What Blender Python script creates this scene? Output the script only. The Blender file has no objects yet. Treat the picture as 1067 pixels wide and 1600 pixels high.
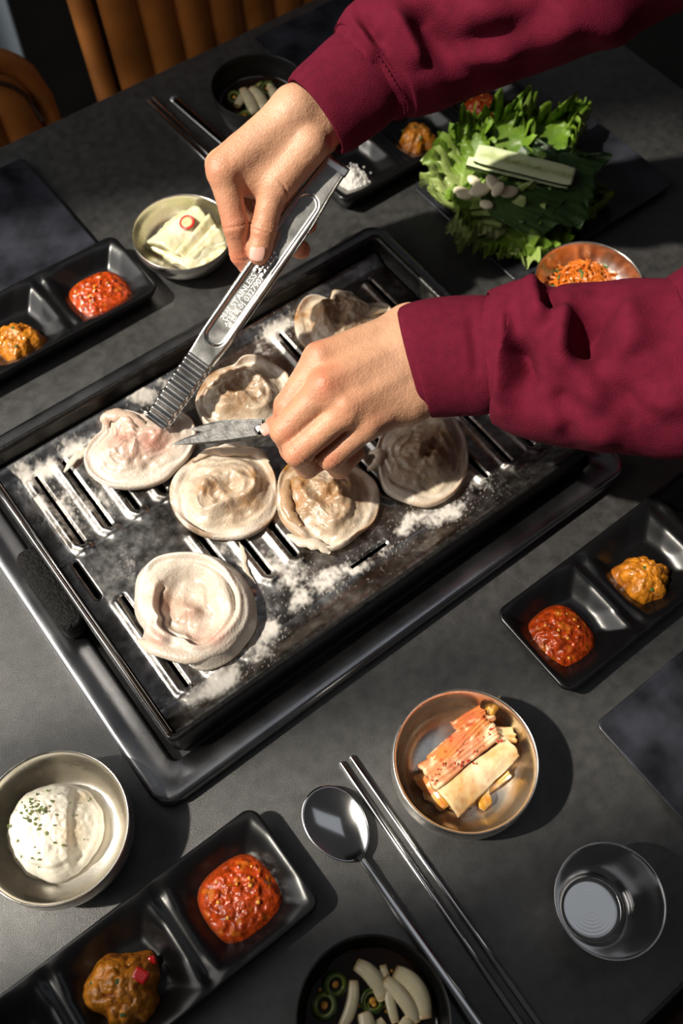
import bpy, bmesh, math, random
import numpy as np
from mathutils import Matrix, Vector
random.seed(7); np.random.seed(7)
sc = bpy.context.scene
COL = sc.collection
R_ = math.radians

# ------------------------------------------------------------------ camera
F_PX, TILT, ROLL, CAM_H = 1540.0, R_(28), R_(2), 0.74      # table top is z = 0
_R = np.array([1, 0, 0.]); _U = np.array([0, math.cos(TILT), math.sin(TILT)]); _F = np.array([0, math.sin(TILT), -math.cos(TILT)])
CR = math.cos(ROLL) * _R + math.sin(ROLL) * _U
CU = -math.sin(ROLL) * _R + math.cos(ROLL) * _U
CAMP = np.array([0, 0, CAM_H])
cam = bpy.data.cameras.new('camera'); camo = bpy.data.objects.new('camera', cam); COL.objects.link(camo)
cam.sensor_fit = 'VERTICAL'; cam.sensor_height = 36; cam.lens = 36 * F_PX / 1600
camo.matrix_world = Matrix(((CR[0], CU[0], -_F[0], 0), (CR[1], CU[1], -_F[1], 0), (CR[2], CU[2], -_F[2], CAM_H), (0, 0, 0, 1)))
cam.clip_start = .01
cam.dof.use_dof = True; cam.dof.focus_distance = .74; cam.dof.aperture_fstop = 5.6
sc.camera = camo

# ------------------------------------------------------------------ world, sun, exposure
sc.view_settings.view_transform = 'Standard'; sc.view_settings.look = 'None'
sc.view_settings.gamma = 1; sc.view_settings.use_curve_mapping = False
sc.view_settings.exposure = 0.16
w = bpy.data.worlds.new('world'); sc.world = w; w.use_nodes = True
w.node_tree.nodes['Background'].inputs[0].default_value = (.95, .95, 1, 1)
w.node_tree.nodes['Background'].inputs[1].default_value = .035
SUN_AZ, SUN_EL = R_(15), R_(52)          # direction the light travels, seen from above
sd = bpy.data.lights.new('sun', 'SUN'); sd.energy = 5.2; sd.angle = R_(1.7); sd.color = (1, .92, .79)
so = bpy.data.objects.new('sun', sd); COL.objects.link(so)
sdir = Vector((math.cos(SUN_AZ) * math.cos(SUN_EL), math.sin(SUN_AZ) * math.cos(SUN_EL), -math.sin(SUN_EL)))
so.rotation_euler = sdir.to_track_quat('-Z', 'Y').to_euler(); so.location = (-2, -.5, 3)
ad = bpy.data.lights.new('left_fill', 'AREA'); ad.shape = 'RECTANGLE'; ad.size = 1.5; ad.size_y = 1.2; ad.energy = 11; ad.color = (1, .97, .93)  # soft fill lamp added inside the room, standing ahead of the window opening
ao = bpy.data.objects.new('left_fill', ad); COL.objects.link(ao)
ao.location = (-1.2, .30, .80)
ao.rotation_euler = (Vector((.05, .45, 0)) - Vector(ao.location)).to_track_quat('-Z', 'Y').to_euler()

cd_ = bpy.data.lights.new('ceiling_panel', 'AREA'); cd_.shape = 'RECTANGLE'; cd_.size = 1.5; cd_.size_y = .8; cd_.energy = 1.3; cd_.color = (.86, .92, 1)
co_ = bpy.data.objects.new('ceiling_panel', cd_); COL.objects.link(co_); co_.location = (.45, .55, 2.2)

# ------------------------------------------------------------------ helpers
def P(px, py, z=0.):
    """point of the place that lies at height z over the table under photo position px, py"""
    d = (px - 533.5) / F_PX * CR - (py - 800) / F_PX * CU + _F
    return CAMP + d * ((CAM_H - z) / -d[2])
def depth(p): return float((np.asarray(p) - CAMP) @ _F)
TA = R_(39.3)
UU = np.array([math.cos(TA), math.sin(TA), 0]); NN = np.array([-math.sin(TA), math.cos(TA), 0])
def T(u, n, z=0.): return UU * u + NN * n + np.array([0, 0, z])     # table axes -> world

def tag(o, label=None, cat=None, group=None, kind=None):
    if label: o['label'] = label
    if cat: o['category'] = cat
    if group: o['group'] = group
    if kind: o['kind'] = kind
    return o
def thing(name, label, cat, loc=(0, 0, 0), rz=0., group=None):
    o = bpy.data.objects.new(name, None); COL.objects.link(o); o.empty_display_size = .02
    o.location = tuple(float(x) for x in loc); o.rotation_euler = (0, 0, rz)
    return tag(o, label, cat, group)
def mk(name, V, Fc, mat, parent=None, smooth=True, attrs=None, loc=None, rz=0.):
    me = bpy.data.meshes.new(name)
    V = np.asarray(V, float)
    me.from_pydata(V.tolist(), [], [list(map(int, f)) for f in Fc])
    if smooth: me.polygons.foreach_set('use_smooth', [True] * len(me.polygons))
    for k, a in (attrs or {}).items():
        at = me.attributes.new(k, 'FLOAT', 'POINT'); at.data.foreach_set('value', np.asarray(a, np.float32))
    me.materials.append(mat); me.update()
    o = bpy.data.objects.new(name, me); COL.objects.link(o)
    if parent: o.parent = parent
    if loc is not None: o.location = tuple(float(x) for x in loc)
    if rz: o.rotation_euler = (0, 0, rz)
    return o
def copy_tree(o, parent=None):
    c = o.copy(); COL.objects.link(c); c.parent = parent
    for ch in list(o.children): copy_tree(ch, c)
    return c
def gridfaces(nu, nv, cu=False, cv=False, off=0):
    I, Jj = np.meshgrid(np.arange(nu if cu else nu - 1), np.arange(nv if cv else nv - 1), indexing='ij')
    I2, J2 = (I + 1) % nu, (Jj + 1) % nv
    return np.stack([I * nv + Jj, I2 * nv + Jj, I2 * nv + J2, I * nv + J2], -1).reshape(-1, 4) + off
def flip(Fc): return [list(f)[::-1] for f in Fc]
def _hash(ix, iy, iz, seed):
    h = (ix * 374761393 + iy * 668265263 + iz * 2147483647 + seed * 1274126177) & 0xffffffff
    h = ((h ^ (h >> 13)) * 1274126177) & 0xffffffff
    return ((h ^ (h >> 16)) & 0xffff) / 32767.5 - 1
def vnoise(p, f, seed=0):
    p = np.asarray(p, float) * f; i = np.floor(p).astype(np.int64); t = p - i; t = t * t * (3 - 2 * t)
    r = 0
    for a in (0, 1):
        for b in (0, 1):
            for c in (0, 1):
                wgt = (t[..., 0] if a else 1 - t[..., 0]) * (t[..., 1] if b else 1 - t[..., 1]) * (t[..., 2] if c else 1 - t[..., 2])
                r = r + wgt * _hash(i[..., 0] + a, i[..., 1] + b, i[..., 2] + c, seed)
    return r
def fbm(p, f, seed=0, o=4):
    r = 0; a = 1.
    for k in range(o): r = r + a * vnoise(p, f * 2 ** k, seed + k); a *= .5
    return r / 1.6
def xyz(x, y, z=0): return np.stack([x, y, np.zeros_like(x) + z], -1)
def sst(a, b, x): t = np.clip((x - a) / (b - a), 0, 1); return t * t * (3 - 2 * t)

def lathe(profile, n=72):
    pr = np.array(profile); th = np.linspace(0, 2 * math.pi, n, endpoint=False)
    V = np.stack([pr[:, None, 0] * np.cos(th), pr[:, None, 0] * np.sin(th), np.repeat(pr[:, None, 1], n, 1)], -1).reshape(-1, 3)
    return V, gridfaces(len(pr), n, False, True)
def smoothprof(pts, k=6):
    """Catmull-Rom through profile points"""
    p = np.array(pts, float); q = np.vstack([2 * p[0] - p[1], p, 2 * p[-1] - p[-2]]); out = []
    for i in range(1, len(q) - 2):
        for t in np.linspace(0, 1, k, endpoint=False):
            a, b, c, d = q[i - 1:i + 3]
            out.append(.5 * (2 * b + (c - a) * t + (2 * a - 5 * b + 4 * c - d) * t * t + (3 * b - a - 3 * c + d) * t ** 3))
    out.append(p[-1]); return np.array(out)
def rr_loop(u0, u1, v0, v1, r, ns=6):
    pts = []
    for cx, cy, a0 in ((u1 - r, v1 - r, 0), (u0 + r, v1 - r, 90), (u0 + r, v0 + r, 180), (u1 - r, v0 + r, 270)):
        for k in range(ns + 1):
            a = R_(a0 + 90 * k / ns); pts.append((cx + r * math.cos(a), cy + r * math.sin(a)))
    return np.array(pts)
def rr_loft(rings, cap0=False, cap1=False, ns=6):
    """rings: (u0,u1,v0,v1,r,z)"""
    V = []; n = 4 * (ns + 1)
    for (a, b, c, d, r, z) in rings:
        L = rr_loop(a, b, c, d, r, ns); V.append(np.c_[L, np.full(len(L), z)])
    Fc = flip(gridfaces(len(rings), n, False, True))
    if cap0: Fc.append(list(range(n))[::-1])
    if cap1: Fc.append([(len(rings) - 1) * n + i for i in range(n)])
    return np.vstack(V), Fc
def tube(path, rad, n=10, ell=1.0, nrm=None, caps=True):
    p = np.array(path, float); m = len(p); rad = np.broadcast_to(np.asarray(rad, float), (m,))
    tg = np.gradient(p, axis=0); tg /= np.linalg.norm(tg, axis=1)[:, None] + 1e-12
    N0 = np.array(nrm if nrm is not None else (0, 0, 1.), float)
    V = []; th = np.linspace(0, 2 * math.pi, n, endpoint=False)
    for i in range(m):
        b = np.cross(tg[i], N0); b /= np.linalg.norm(b) + 1e-12; nn = np.cross(b, tg[i])
        V.append(p[i] + rad[i] * (np.cos(th)[:, None] * b + ell * np.sin(th)[:, None] * nn))
    V = np.vstack(V); Fc = gridfaces(m, n, False, True).tolist()
    if caps: Fc.append(list(range(n))[::-1]); Fc.append([(m - 1) * n + k for k in range(n)])
    return V, flip(Fc)
def bez(*pts, n=16):
    """smooth curve through points"""
    return smoothprof(pts, max(2, n // (len(pts) - 1)))
def merge(*parts):
    V = []; Fc = []; o = 0
    for v, f in parts:
        V.append(np.asarray(v)); Fc += [[int(i) + o for i in q] for q in f]; o += len(v)
    return np.vstack(V), Fc
def box(u0, u1, v0, v1, z0, z1, r=.002):
    e = min(r, (z1 - z0) / 2.01)
    return rr_loft([(u0 + e, u1 - e, v0 + e, v1 - e, r, z0), (u0, u1, v0, v1, r, z0 + e), (u0, u1, v0, v1, r, z1 - e), (u0 + e * .3, u1 - e * .3, v0 + e * .3, v1 - e * .3, r, z1 - e * .3), (u0 + e, u1 - e, v0 + e, v1 - e, r, z1)], True, True, 4)
def radial(outline, nt):
    """outline points around the origin -> smooth R(theta)"""
    o = np.asarray(outline); a = np.arctan2(o[:, 1], o[:, 0]); r = np.hypot(o[:, 0], o[:, 1]); k = np.argsort(a); a, r = a[k], r[k]
    th = np.linspace(-math.pi, math.pi, nt, endpoint=False)
    R = np.interp(th, np.r_[a[-1] - 2 * math.pi, a, a[0] + 2 * math.pi], np.r_[r[-1], r, r[0]])
    kr = np.array([1, 3, 4, 3, 1.]); kr /= kr.sum()
    R = sum(np.roll(R, i - 2) * kr[i] for i in range(5)); return th, R
def blob(outline, hf, nr=22, nt=72, skirt=True, under=0.):
    """mound over an outline: hf(rho, th, x, y) -> height"""
    th, R = radial(outline, nt)
    rho = np.linspace(0, 1, nr + 1)[1:] ** .9
    RH, TH = np.meshgrid(rho, th, indexing='ij'); RR = np.repeat(R[None], nr, 0)
    x = RH * RR * np.cos(TH); y = RH * RR * np.sin(TH)
    z = hf(RH, TH, x, y)
    V = [np.array([[0, 0, float(hf(np.zeros((1, 1)), np.zeros((1, 1)), np.zeros((1, 1)), np.zeros((1, 1)))[0, 0])]]), np.stack([x, y, z], -1).reshape(-1, 3)]
    Fc = [[0, 1 + k, 1 + (k + 1) % nt] for k in range(nt)] + gridfaces(nr, nt, False, True, 1).tolist()
    if skirt:
        ring = np.stack([x[-1] * .97, y[-1] * .97, np.full(nt, under)], -1); V.append(ring); b = 1 + (nr - 1) * nt
        Fc += [[b + k, b + nt + k, b + nt + (k + 1) % nt, b + (k + 1) % nt] for k in range(nt)]
        Fc.append([b + nt + k for k in range(nt)][::-1])
    return np.vstack(V), Fc, (RH, TH, x, y)
def pad(a0, a, nt, fill=0.): return np.r_[a0, a.reshape(-1), np.full(nt, fill)]

# ------------------------------------------------------------------ materials
MATS = {}
def mat(name, col, rough=.5, metal=0., var=0., vs=40., bump=0., bs=200., coat=0., sss=0., attr=(), spec=.5, rvar=0., trans=0., stretch=None, bdist=.001, sheen=0., ior=None, detail=6, coatr=.1):
    if name in MATS: return MATS[name]
    m = bpy.data.materials.new(name); m.use_nodes = True; nt = m.node_tree; N = nt.nodes; L = nt.links
    b = N['Principled BSDF']
    b.inputs['Roughness'].default_value = rough; b.inputs['Metallic'].default_value = metal
    b.inputs['Specular IOR Level'].default_value = spec
    b.inputs['Coat Weight'].default_value = coat; b.inputs['Coat Roughness'].default_value = coatr
    b.inputs['Transmission Weight'].default_value = trans
    b.inputs['Sheen Weight'].default_value = sheen
    if ior: b.inputs['IOR'].default_value = ior
    if sss:
        b.inputs['Subsurface Weight'].default_value = sss; b.inputs['Subsurface Radius'].default_value = (.9, .45, .25); b.inputs['Subsurface Scale'].default_value = .006
    tc = N.new('ShaderNodeTexCoord'); co = tc.outputs['Object']
    if stretch:
        mp = N.new('ShaderNodeMapping'); L.new(co, mp.inputs[0]); mp.inputs['Scale'].default_value = stretch; co = mp.outputs[0]
    def noise(scale, det=detail):
        n = N.new('ShaderNodeTexNoise'); L.new(co, n.inputs['Vector']); n.inputs['Scale'].default_value = scale; n.inputs['Detail'].default_value = det; return n.outputs['Fac']
    def mix(fac, a, c):
        x = N.new('ShaderNodeMix'); x.data_type = 'RGBA'
        if hasattr(fac, 'links') or hasattr(fac, 'is_linked'): L.new(fac, x.inputs[0])
        else: x.inputs[0].default_value = fac
        for i, v in ((6, a), (7, c)):
            if isinstance(v, tuple): x.inputs[i].default_value = (*v, 1)
            else: L.new(v, x.inputs[i])
        return x.outputs[2]
    cur = tuple(col)
    if var:
        r = N.new('ShaderNodeMapRange'); L.new(noise(vs), r.inputs[0]); r.inputs[1].default_value = .3; r.inputs[2].default_value = .7
        cur = mix(r.outputs[0], tuple(c * (1 - var) for c in col), tuple(min(1, c * (1 + var)) for c in col))
    for an, ac in attr:
        at = N.new('ShaderNodeAttribute'); at.attribute_name = an
        cur = mix(at.outputs['Fac'], cur, tuple(ac))
    if isinstance(cur, tuple): b.inputs['Base Color'].default_value = (*cur, 1)
    else: L.new(cur, b.inputs['Base Color'])
    if rvar:
        r = N.new('ShaderNodeMapRange'); L.new(noise(vs * .7), r.inputs[0]); r.inputs[1].default_value = .3; r.inputs[2].default_value = .7
        r.inputs[3].default_value = max(0, rough - rvar); r.inputs[4].default_value = rough + rvar; L.new(r.outputs[0], b.inputs['Roughness'])
    if bump:
        bp = N.new('ShaderNodeBump'); bp.inputs['Strength'].default_value = bump; bp.inputs['Distance'].default_value = bdist
        L.new(noise(bs, 3), bp.inputs['Height']); L.new(bp.outputs[0], b.inputs['Normal'])
    MATS[name] = m; return m
M_table = mat('dark_stone', (.028, .0276, .0272), .41, var=.38, vs=130, bump=.5, bs=1500, rvar=.06, bdist=.0005, detail=10, spec=1.)
M_floor = mat('dark_floor', (.018, .015, .012), .7, var=.5, vs=5)
M_wall = mat('plaster', (.10, .095, .09), .9, var=.1, vs=3)
M_steel = mat('brushed_steel', (.69, .665, .62), .28, 1, var=.10, vs=60, rvar=.07, bump=.06, bs=600)
M_steelp = mat('polished_steel', (.62, .61, .60), .13, 1, var=.05, vs=30, rvar=.04)
M_tray = mat('tray_steel', (.36, .36, .375), .26, 1, var=.12, vs=40, rvar=.05, bump=.06, bs=700)
M_plate = mat('griddle_steel', (.27, .265, .26), .27, 1, var=.4, vs=55, rvar=.10, bump=.12, bs=400)
M_enamel = mat('black_enamel', (.010, .0095, .009), .33, 0, var=.6, vs=220, bump=.5, bs=500, bdist=.0008)
M_pit = mat('soot', (.004, .004, .004), .9)
M_melamine = mat('black_melamine', (.0045, .0045, .005), .27, 0, rvar=.06, vs=30, bump=.06, bs=160)
M_slate = mat('black_gloss_plate', (.018, .019, .025), .24, 0, var=.8, vs=30, rvar=.1, bump=.08, bs=60)
M_bowl = mat('black_bowl', (.007, .007, .007), .34, 0, rvar=.05)
M_rubber = mat('handle_black', (.008, .0075, .0075), .7, 0, var=.6, vs=300, bump=1, bs=420, bdist=.002, spec=.15)
M_leather = mat('tan_leather', (.44, .155, .032), .38, 0, var=.35, vs=14, bump=.2, bs=260)
M_leatherd = mat('dark_seam', (.05, .022, .01), .6)
M_blacklegs = mat('chair_leg_metal', (.02, .02, .02), .45, .6)
M_wood = mat('brown_wood', (.10, .04, .02), .5, var=.4, vs=20, stretch=(1, 8, 1))
M_pale = mat('pale_cloth', (.42, .49, .55), .9, var=.08, vs=8)

# ------------------------------------------------------------------ setting
tag(mk('floor', *box(-3, 3.2, -2.2, 4, -.79, -.75, .01), M_floor, smooth=False), kind='structure')
# the wall that lets the sun in: a window, its jamb throws the shade over the near edge of the table
wa = SUN_AZ; we = np.array([math.cos(wa), math.sin(wa), 0]); wp = np.array([-math.sin(wa), math.cos(wa), 0])
jamb = float(P(600, 1410) @ wp); jfar = float(P(645, 236) @ wp)
def wallbox(p0, p1, z0, z1, e0=-1.75, e1=-1.60):
    V, Fc = box(e0, e1, p0, p1, z0, z1, .004)
    return V, Fc
WV = merge(wallbox(jamb - 1.6, jamb, -.75, 3.3), wallbox(.204, .247, .25, 3.0), wallbox(jamb, jfar, -.75, .25), wallbox(jamb, jfar, 3.0, 3.3), wallbox(jfar, jfar + 1.9, -.75, 3.3))
tag(mk('wall_left', *WV, M_wall, smooth=False, rz=wa), kind='structure')
tag(mk('wall_back', *box(-2.6, 2.6, 2.75, 2.9, -.75, 3.3, .004), mat('dark_wall', (.02, .017, .015), .85, var=.2, vs=4), smooth=False, rz=TA), kind='structure')
M_frame = mat('window_frame_black', (.02, .02, .02), .4)
win = bpy.data.objects.new('window_1', None); COL.objects.link(win); tag(win, kind='structure'); win.rotation_euler = (0, 0, wa)
for q in ((jamb, jamb + .02, .25, 3.0), (jfar - .02, jfar, .25, 3.0), (jamb + .02, jfar - .02, .25, .29), (jamb + .02, jfar - .02, 2.96, 3.0)):
    mk('window_frame', *wallbox(*q, -1.70, -1.64), M_frame, win, smooth=False)

# table
tb = thing('dining_table', 'large dark grey stone dining table under all the dishes', 'table', T(.1, .37, -.75), TA)
tc_ = (.1, .37)
mk('tabletop', *box(-.80 - tc_[0], .878 - tc_[0], -.127 - tc_[1], .866 - tc_[1], .715, .75, .004), M_table, tb, smooth=False)
for (a, b) in ((-.70, -.05), (.78, -.05), (-.70, .79), (.78, .79)):
    mk('leg', *box(a - .03 - tc_[0], a + .03 - tc_[0], b - .03 - tc_[1], b + .03 - tc_[1], 0, .715, .004), M_blacklegs, tb, smooth=False)
mk('apron', *box(-.70 - tc_[0], .78 - tc_[0], -.03 - tc_[1], .77 - tc_[1], .66, .715, .004), M_blacklegs, tb, smooth=False)

# ------------------------------------------------------------------ griddle: tray, pan
A = P(251.6, 1270, .015); A[2] = 0
gt = thing('griddle_tray', 'polished dark steel tray built around the griddle pan', 'tray', A, TA)
rg = [(0.002, .476, .002, .352, .016, 0.0), (0, .478, 0, .354, .018, .003), (0, .478, 0, .354, .018, .011), (.0012, .4768, .0012, .3528, .017, .0142), (.004, .474, .004, .350, .015, .0152),
      (.008, .470, .008, .346, .013, .0148), (.024, .456, .024, .331, .008, .0135), (.028, .453, .0255, .326, .006, .010), (.028, .453, .0255, .326, .006, .003)]
mk('surround', *rr_loft(rg, ns=8), M_tray, gt)
gp = thing('griddle_pan', 'black rectangular griddle pan with slotted steel plate full of dumplings', 'griddle', A, TA)
rp = [(.034, .447, .031, .318, .006, .0035), (.032, .449, .029, .320, .007, .014), (.031, .450, .028, .321, .007, .042), (.0315, .4495, .0285, .3205, .007, .0445), (.0335, .4475, .0305, .3185, .006, .0452),
      (.0355, .4455, .0325, .3165, .005, .0440), (.036, .445, .033, .316, .005, .040), (.0365, .4445, .0345, .3145, .004, .007)]
mk('frame', *rr_loft(rp, True, True, ns=6), M_enamel, gp)
mk('drip_floor', *box(.0375, .4435, .0355, .3135, .0071, .0085, .003), M_pit, gp)
# slotted plate
PZ = .0225
u = np.linspace(.0395, .4425, 404); v = np.linspace(.0365, .3125, 277); UG, VG = np.meshgrid(u, v, indexing='ij')
slots = []
for k in range(5):
    for s in (0, 1):
        uc = .065 + .0262 * k; uc = .486 - uc if s else uc
        slots.append((uc, .215, .294))
for uc in (.066, .0922, .1184): slots += [(uc, .064, .158), (.486 - uc, .064, .158)]
for uc in (.1437, .1695, .1955, .2215): slots += [(uc, .102, .172), (.486 - uc, .102, .172)]
slots += [(.0505, .166, .206), (.4355, .166, .206)]
def segd(ax, ay, bx, by):
    dx, dy = bx - ax, by - ay; t = np.clip(((UG - ax) * dx + (VG - ay) * dy) / (dx * dx + dy * dy + 1e-12), 0, 1)
    return np.hypot(UG - ax - t * dx, VG - ay - t * dy)
hole = np.full(UG.shape, 9.); Z = np.full(UG.shape, PZ)
rid = np.zeros(UG.shape)
for (uc, a, b) in slots:
    hole = np.minimum(hole, segd(uc, a + .002, uc, b - .002))
    if b - a > .05:
        d = np.minimum(segd(uc - .0068, b - .004, uc - .0068, a + .001), segd(uc - .0068, a + .001, uc - .002, a - .0055))
        d = np.minimum(d, segd(uc - .002, a - .0055, uc + .002, a - .005))
        rid = np.maximum(rid, np.exp(-(d / .0034) ** 2 * .9))
for (a, b, vv) in ((.226, .259, .068), (.226, .259, .286)): hole = np.minimum(hole, segd(a, vv, b, vv))
Z += .0030 * rid
Z += .009 * (1 - sst(.0365, .058, VG)) ** 1.5 + .006 * sst(.297, .3125, VG)
Z -= .0016 * (1 - sst(.0018, .0036, hole))
Z -= .0006 * np.exp(-((VG - .2075) / .0012) ** 2) - .0004 * np.exp(-((VG - .061) / .001) ** 2)
Z += .0002 * fbm(xyz(UG, VG), 60, 3)
flour = np.zeros(UG.shape)
def toL(p): d = np.asarray(p) - A; return d @ UU, d @ NN
for (px, py, ru, rv, st) in [(70, 735, .020, .012, 1.1), (112, 705, .016, .010, 1.0), (45, 745, .010, .016, 1.0), (60, 790, .012, .024, .75), (150, 690, .012, .008, .7), (95, 800, .018, .030, .55), (150, 790, .02, .02, .4),
        (225, 622, .013, .010, .95), (262, 600, .010, .012, .6), (430, 520, .017, .012, 1.0), (448, 505, .012, .010, .8), (410, 545, .010, .010, .5), (345, 1065, .018, .009, 1.15), (395, 1015, .010, .016, 1.1), (420, 985, .012, .012, 1.0), (310, 1085, .012, .007, .9),
        (515, 905, .022, .010, 1.0), (470, 935, .014, .010, .8), (560, 885, .014, .010, .7), (425, 880, .012, .016, .6), (390, 905, .010, .02, .6), (640, 815, .020, .008, .8), (700, 800, .018, .010, .85), (745, 755, .012, .014, .7), (605, 850, .02, .012, .4), (205, 880, .010, .012, .35), (340, 860, .012, .010, .5), (255, 1085, .012, .010, .3), (460, 900, .02, .012, .5)]:
    a, b = toL(P(px, py, PZ)); flour = np.maximum(flour, st * np.exp(-((UG - a) / ru) ** 2 - ((VG - b) / rv) ** 2))
nz = fbm(xyz(UG, VG), 90, 11, 5); nz2 = fbm(xyz(UG, VG), 420, 21, 3)
fl = .92 * sst(.30, 1.0, flour * 1.1 + .55 * nz * sst(.03, .3, flour) + .30 * nz2 * sst(.05, .3, flour))
spk = sst(.62, .75, vnoise(xyz(UG, VG), 800, 31)) * .35 * sst(.05, .4, flour + .12)
fl = np.clip(np.maximum(fl, spk), 0, 1)
oil = sst(-.15, .45, fbm(xyz(UG, VG), 30, 41) + .35 * fbm(xyz(UG, VG), 160, 44)) * .8
Z += .0004 * fl * (1 + .8 * nz2)
V = np.stack([UG, VG, Z], -1).reshape(-1, 3); Fq = gridfaces(*UG.shape)
hl = hole.reshape(-1); keep = ~(hl[Fq] < .0022).all(1)
M_plate2 = mat('griddle_steel_floured', (.36, .35, .34), .32, 1, var=.40, vs=150, rvar=.09, bump=.10, bs=420, attr=(('oil', (.13, .115, .10)),))
def flour_mix(m):
    nt = m.node_tree; N = nt.nodes; b = N['Principled BSDF']; out = [n for n in N if n.type == 'OUTPUT_MATERIAL'][0]
    f = N.new('ShaderNodeBsdfPrincipled'); f.inputs['Base Color'].default_value = (.66, .62, .57, 1); f.inputs['Roughness'].default_value = .85
    at = N.new('ShaderNodeAttribute'); at.attribute_name = 'flour'; mx = N.new('ShaderNodeMixShader')
    nt.links.new(at.outputs['Fac'], mx.inputs[0]); nt.links.new(b.outputs[0], mx.inputs[1]); nt.links.new(f.outputs[0], mx.inputs[2]); nt.links.new(mx.outputs[0], out.inputs[0])
flour_mix(M_plate2)
mk('slotted_plate', V, Fq[keep], M_plate2, gp, attrs={'flour': fl.reshape(-1), 'oil': oil.reshape(-1)})
# handle on the short side with its steel rod
hd = mk('handle', *rr_loft([(.0155, .0325, .152, .2285, .006, .0165), (.0135, .033, .150, .2305, .007, .019), (.0135, .033, .150, .2305, .007, .034), (.0145, .0325, .151, .2295, .0065, .037), (.0175, .0305, .154, .2265, .005, .0385)], True, True, 5), M_rubber, gp)
mk('rod', *tube([T_ for T_ in np.array([(.0335, .035, .0462), (.0335, .15, .0462), (.0335, .23, .0462), (.0335, .316, .0462)])], .0013, 8), M_steelp, gp)
mk('rod', *tube(np.array([(.0365, .035, .0455), (.0365, .316, .0455)]), .0009, 8), M_steelp, gp)

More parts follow.
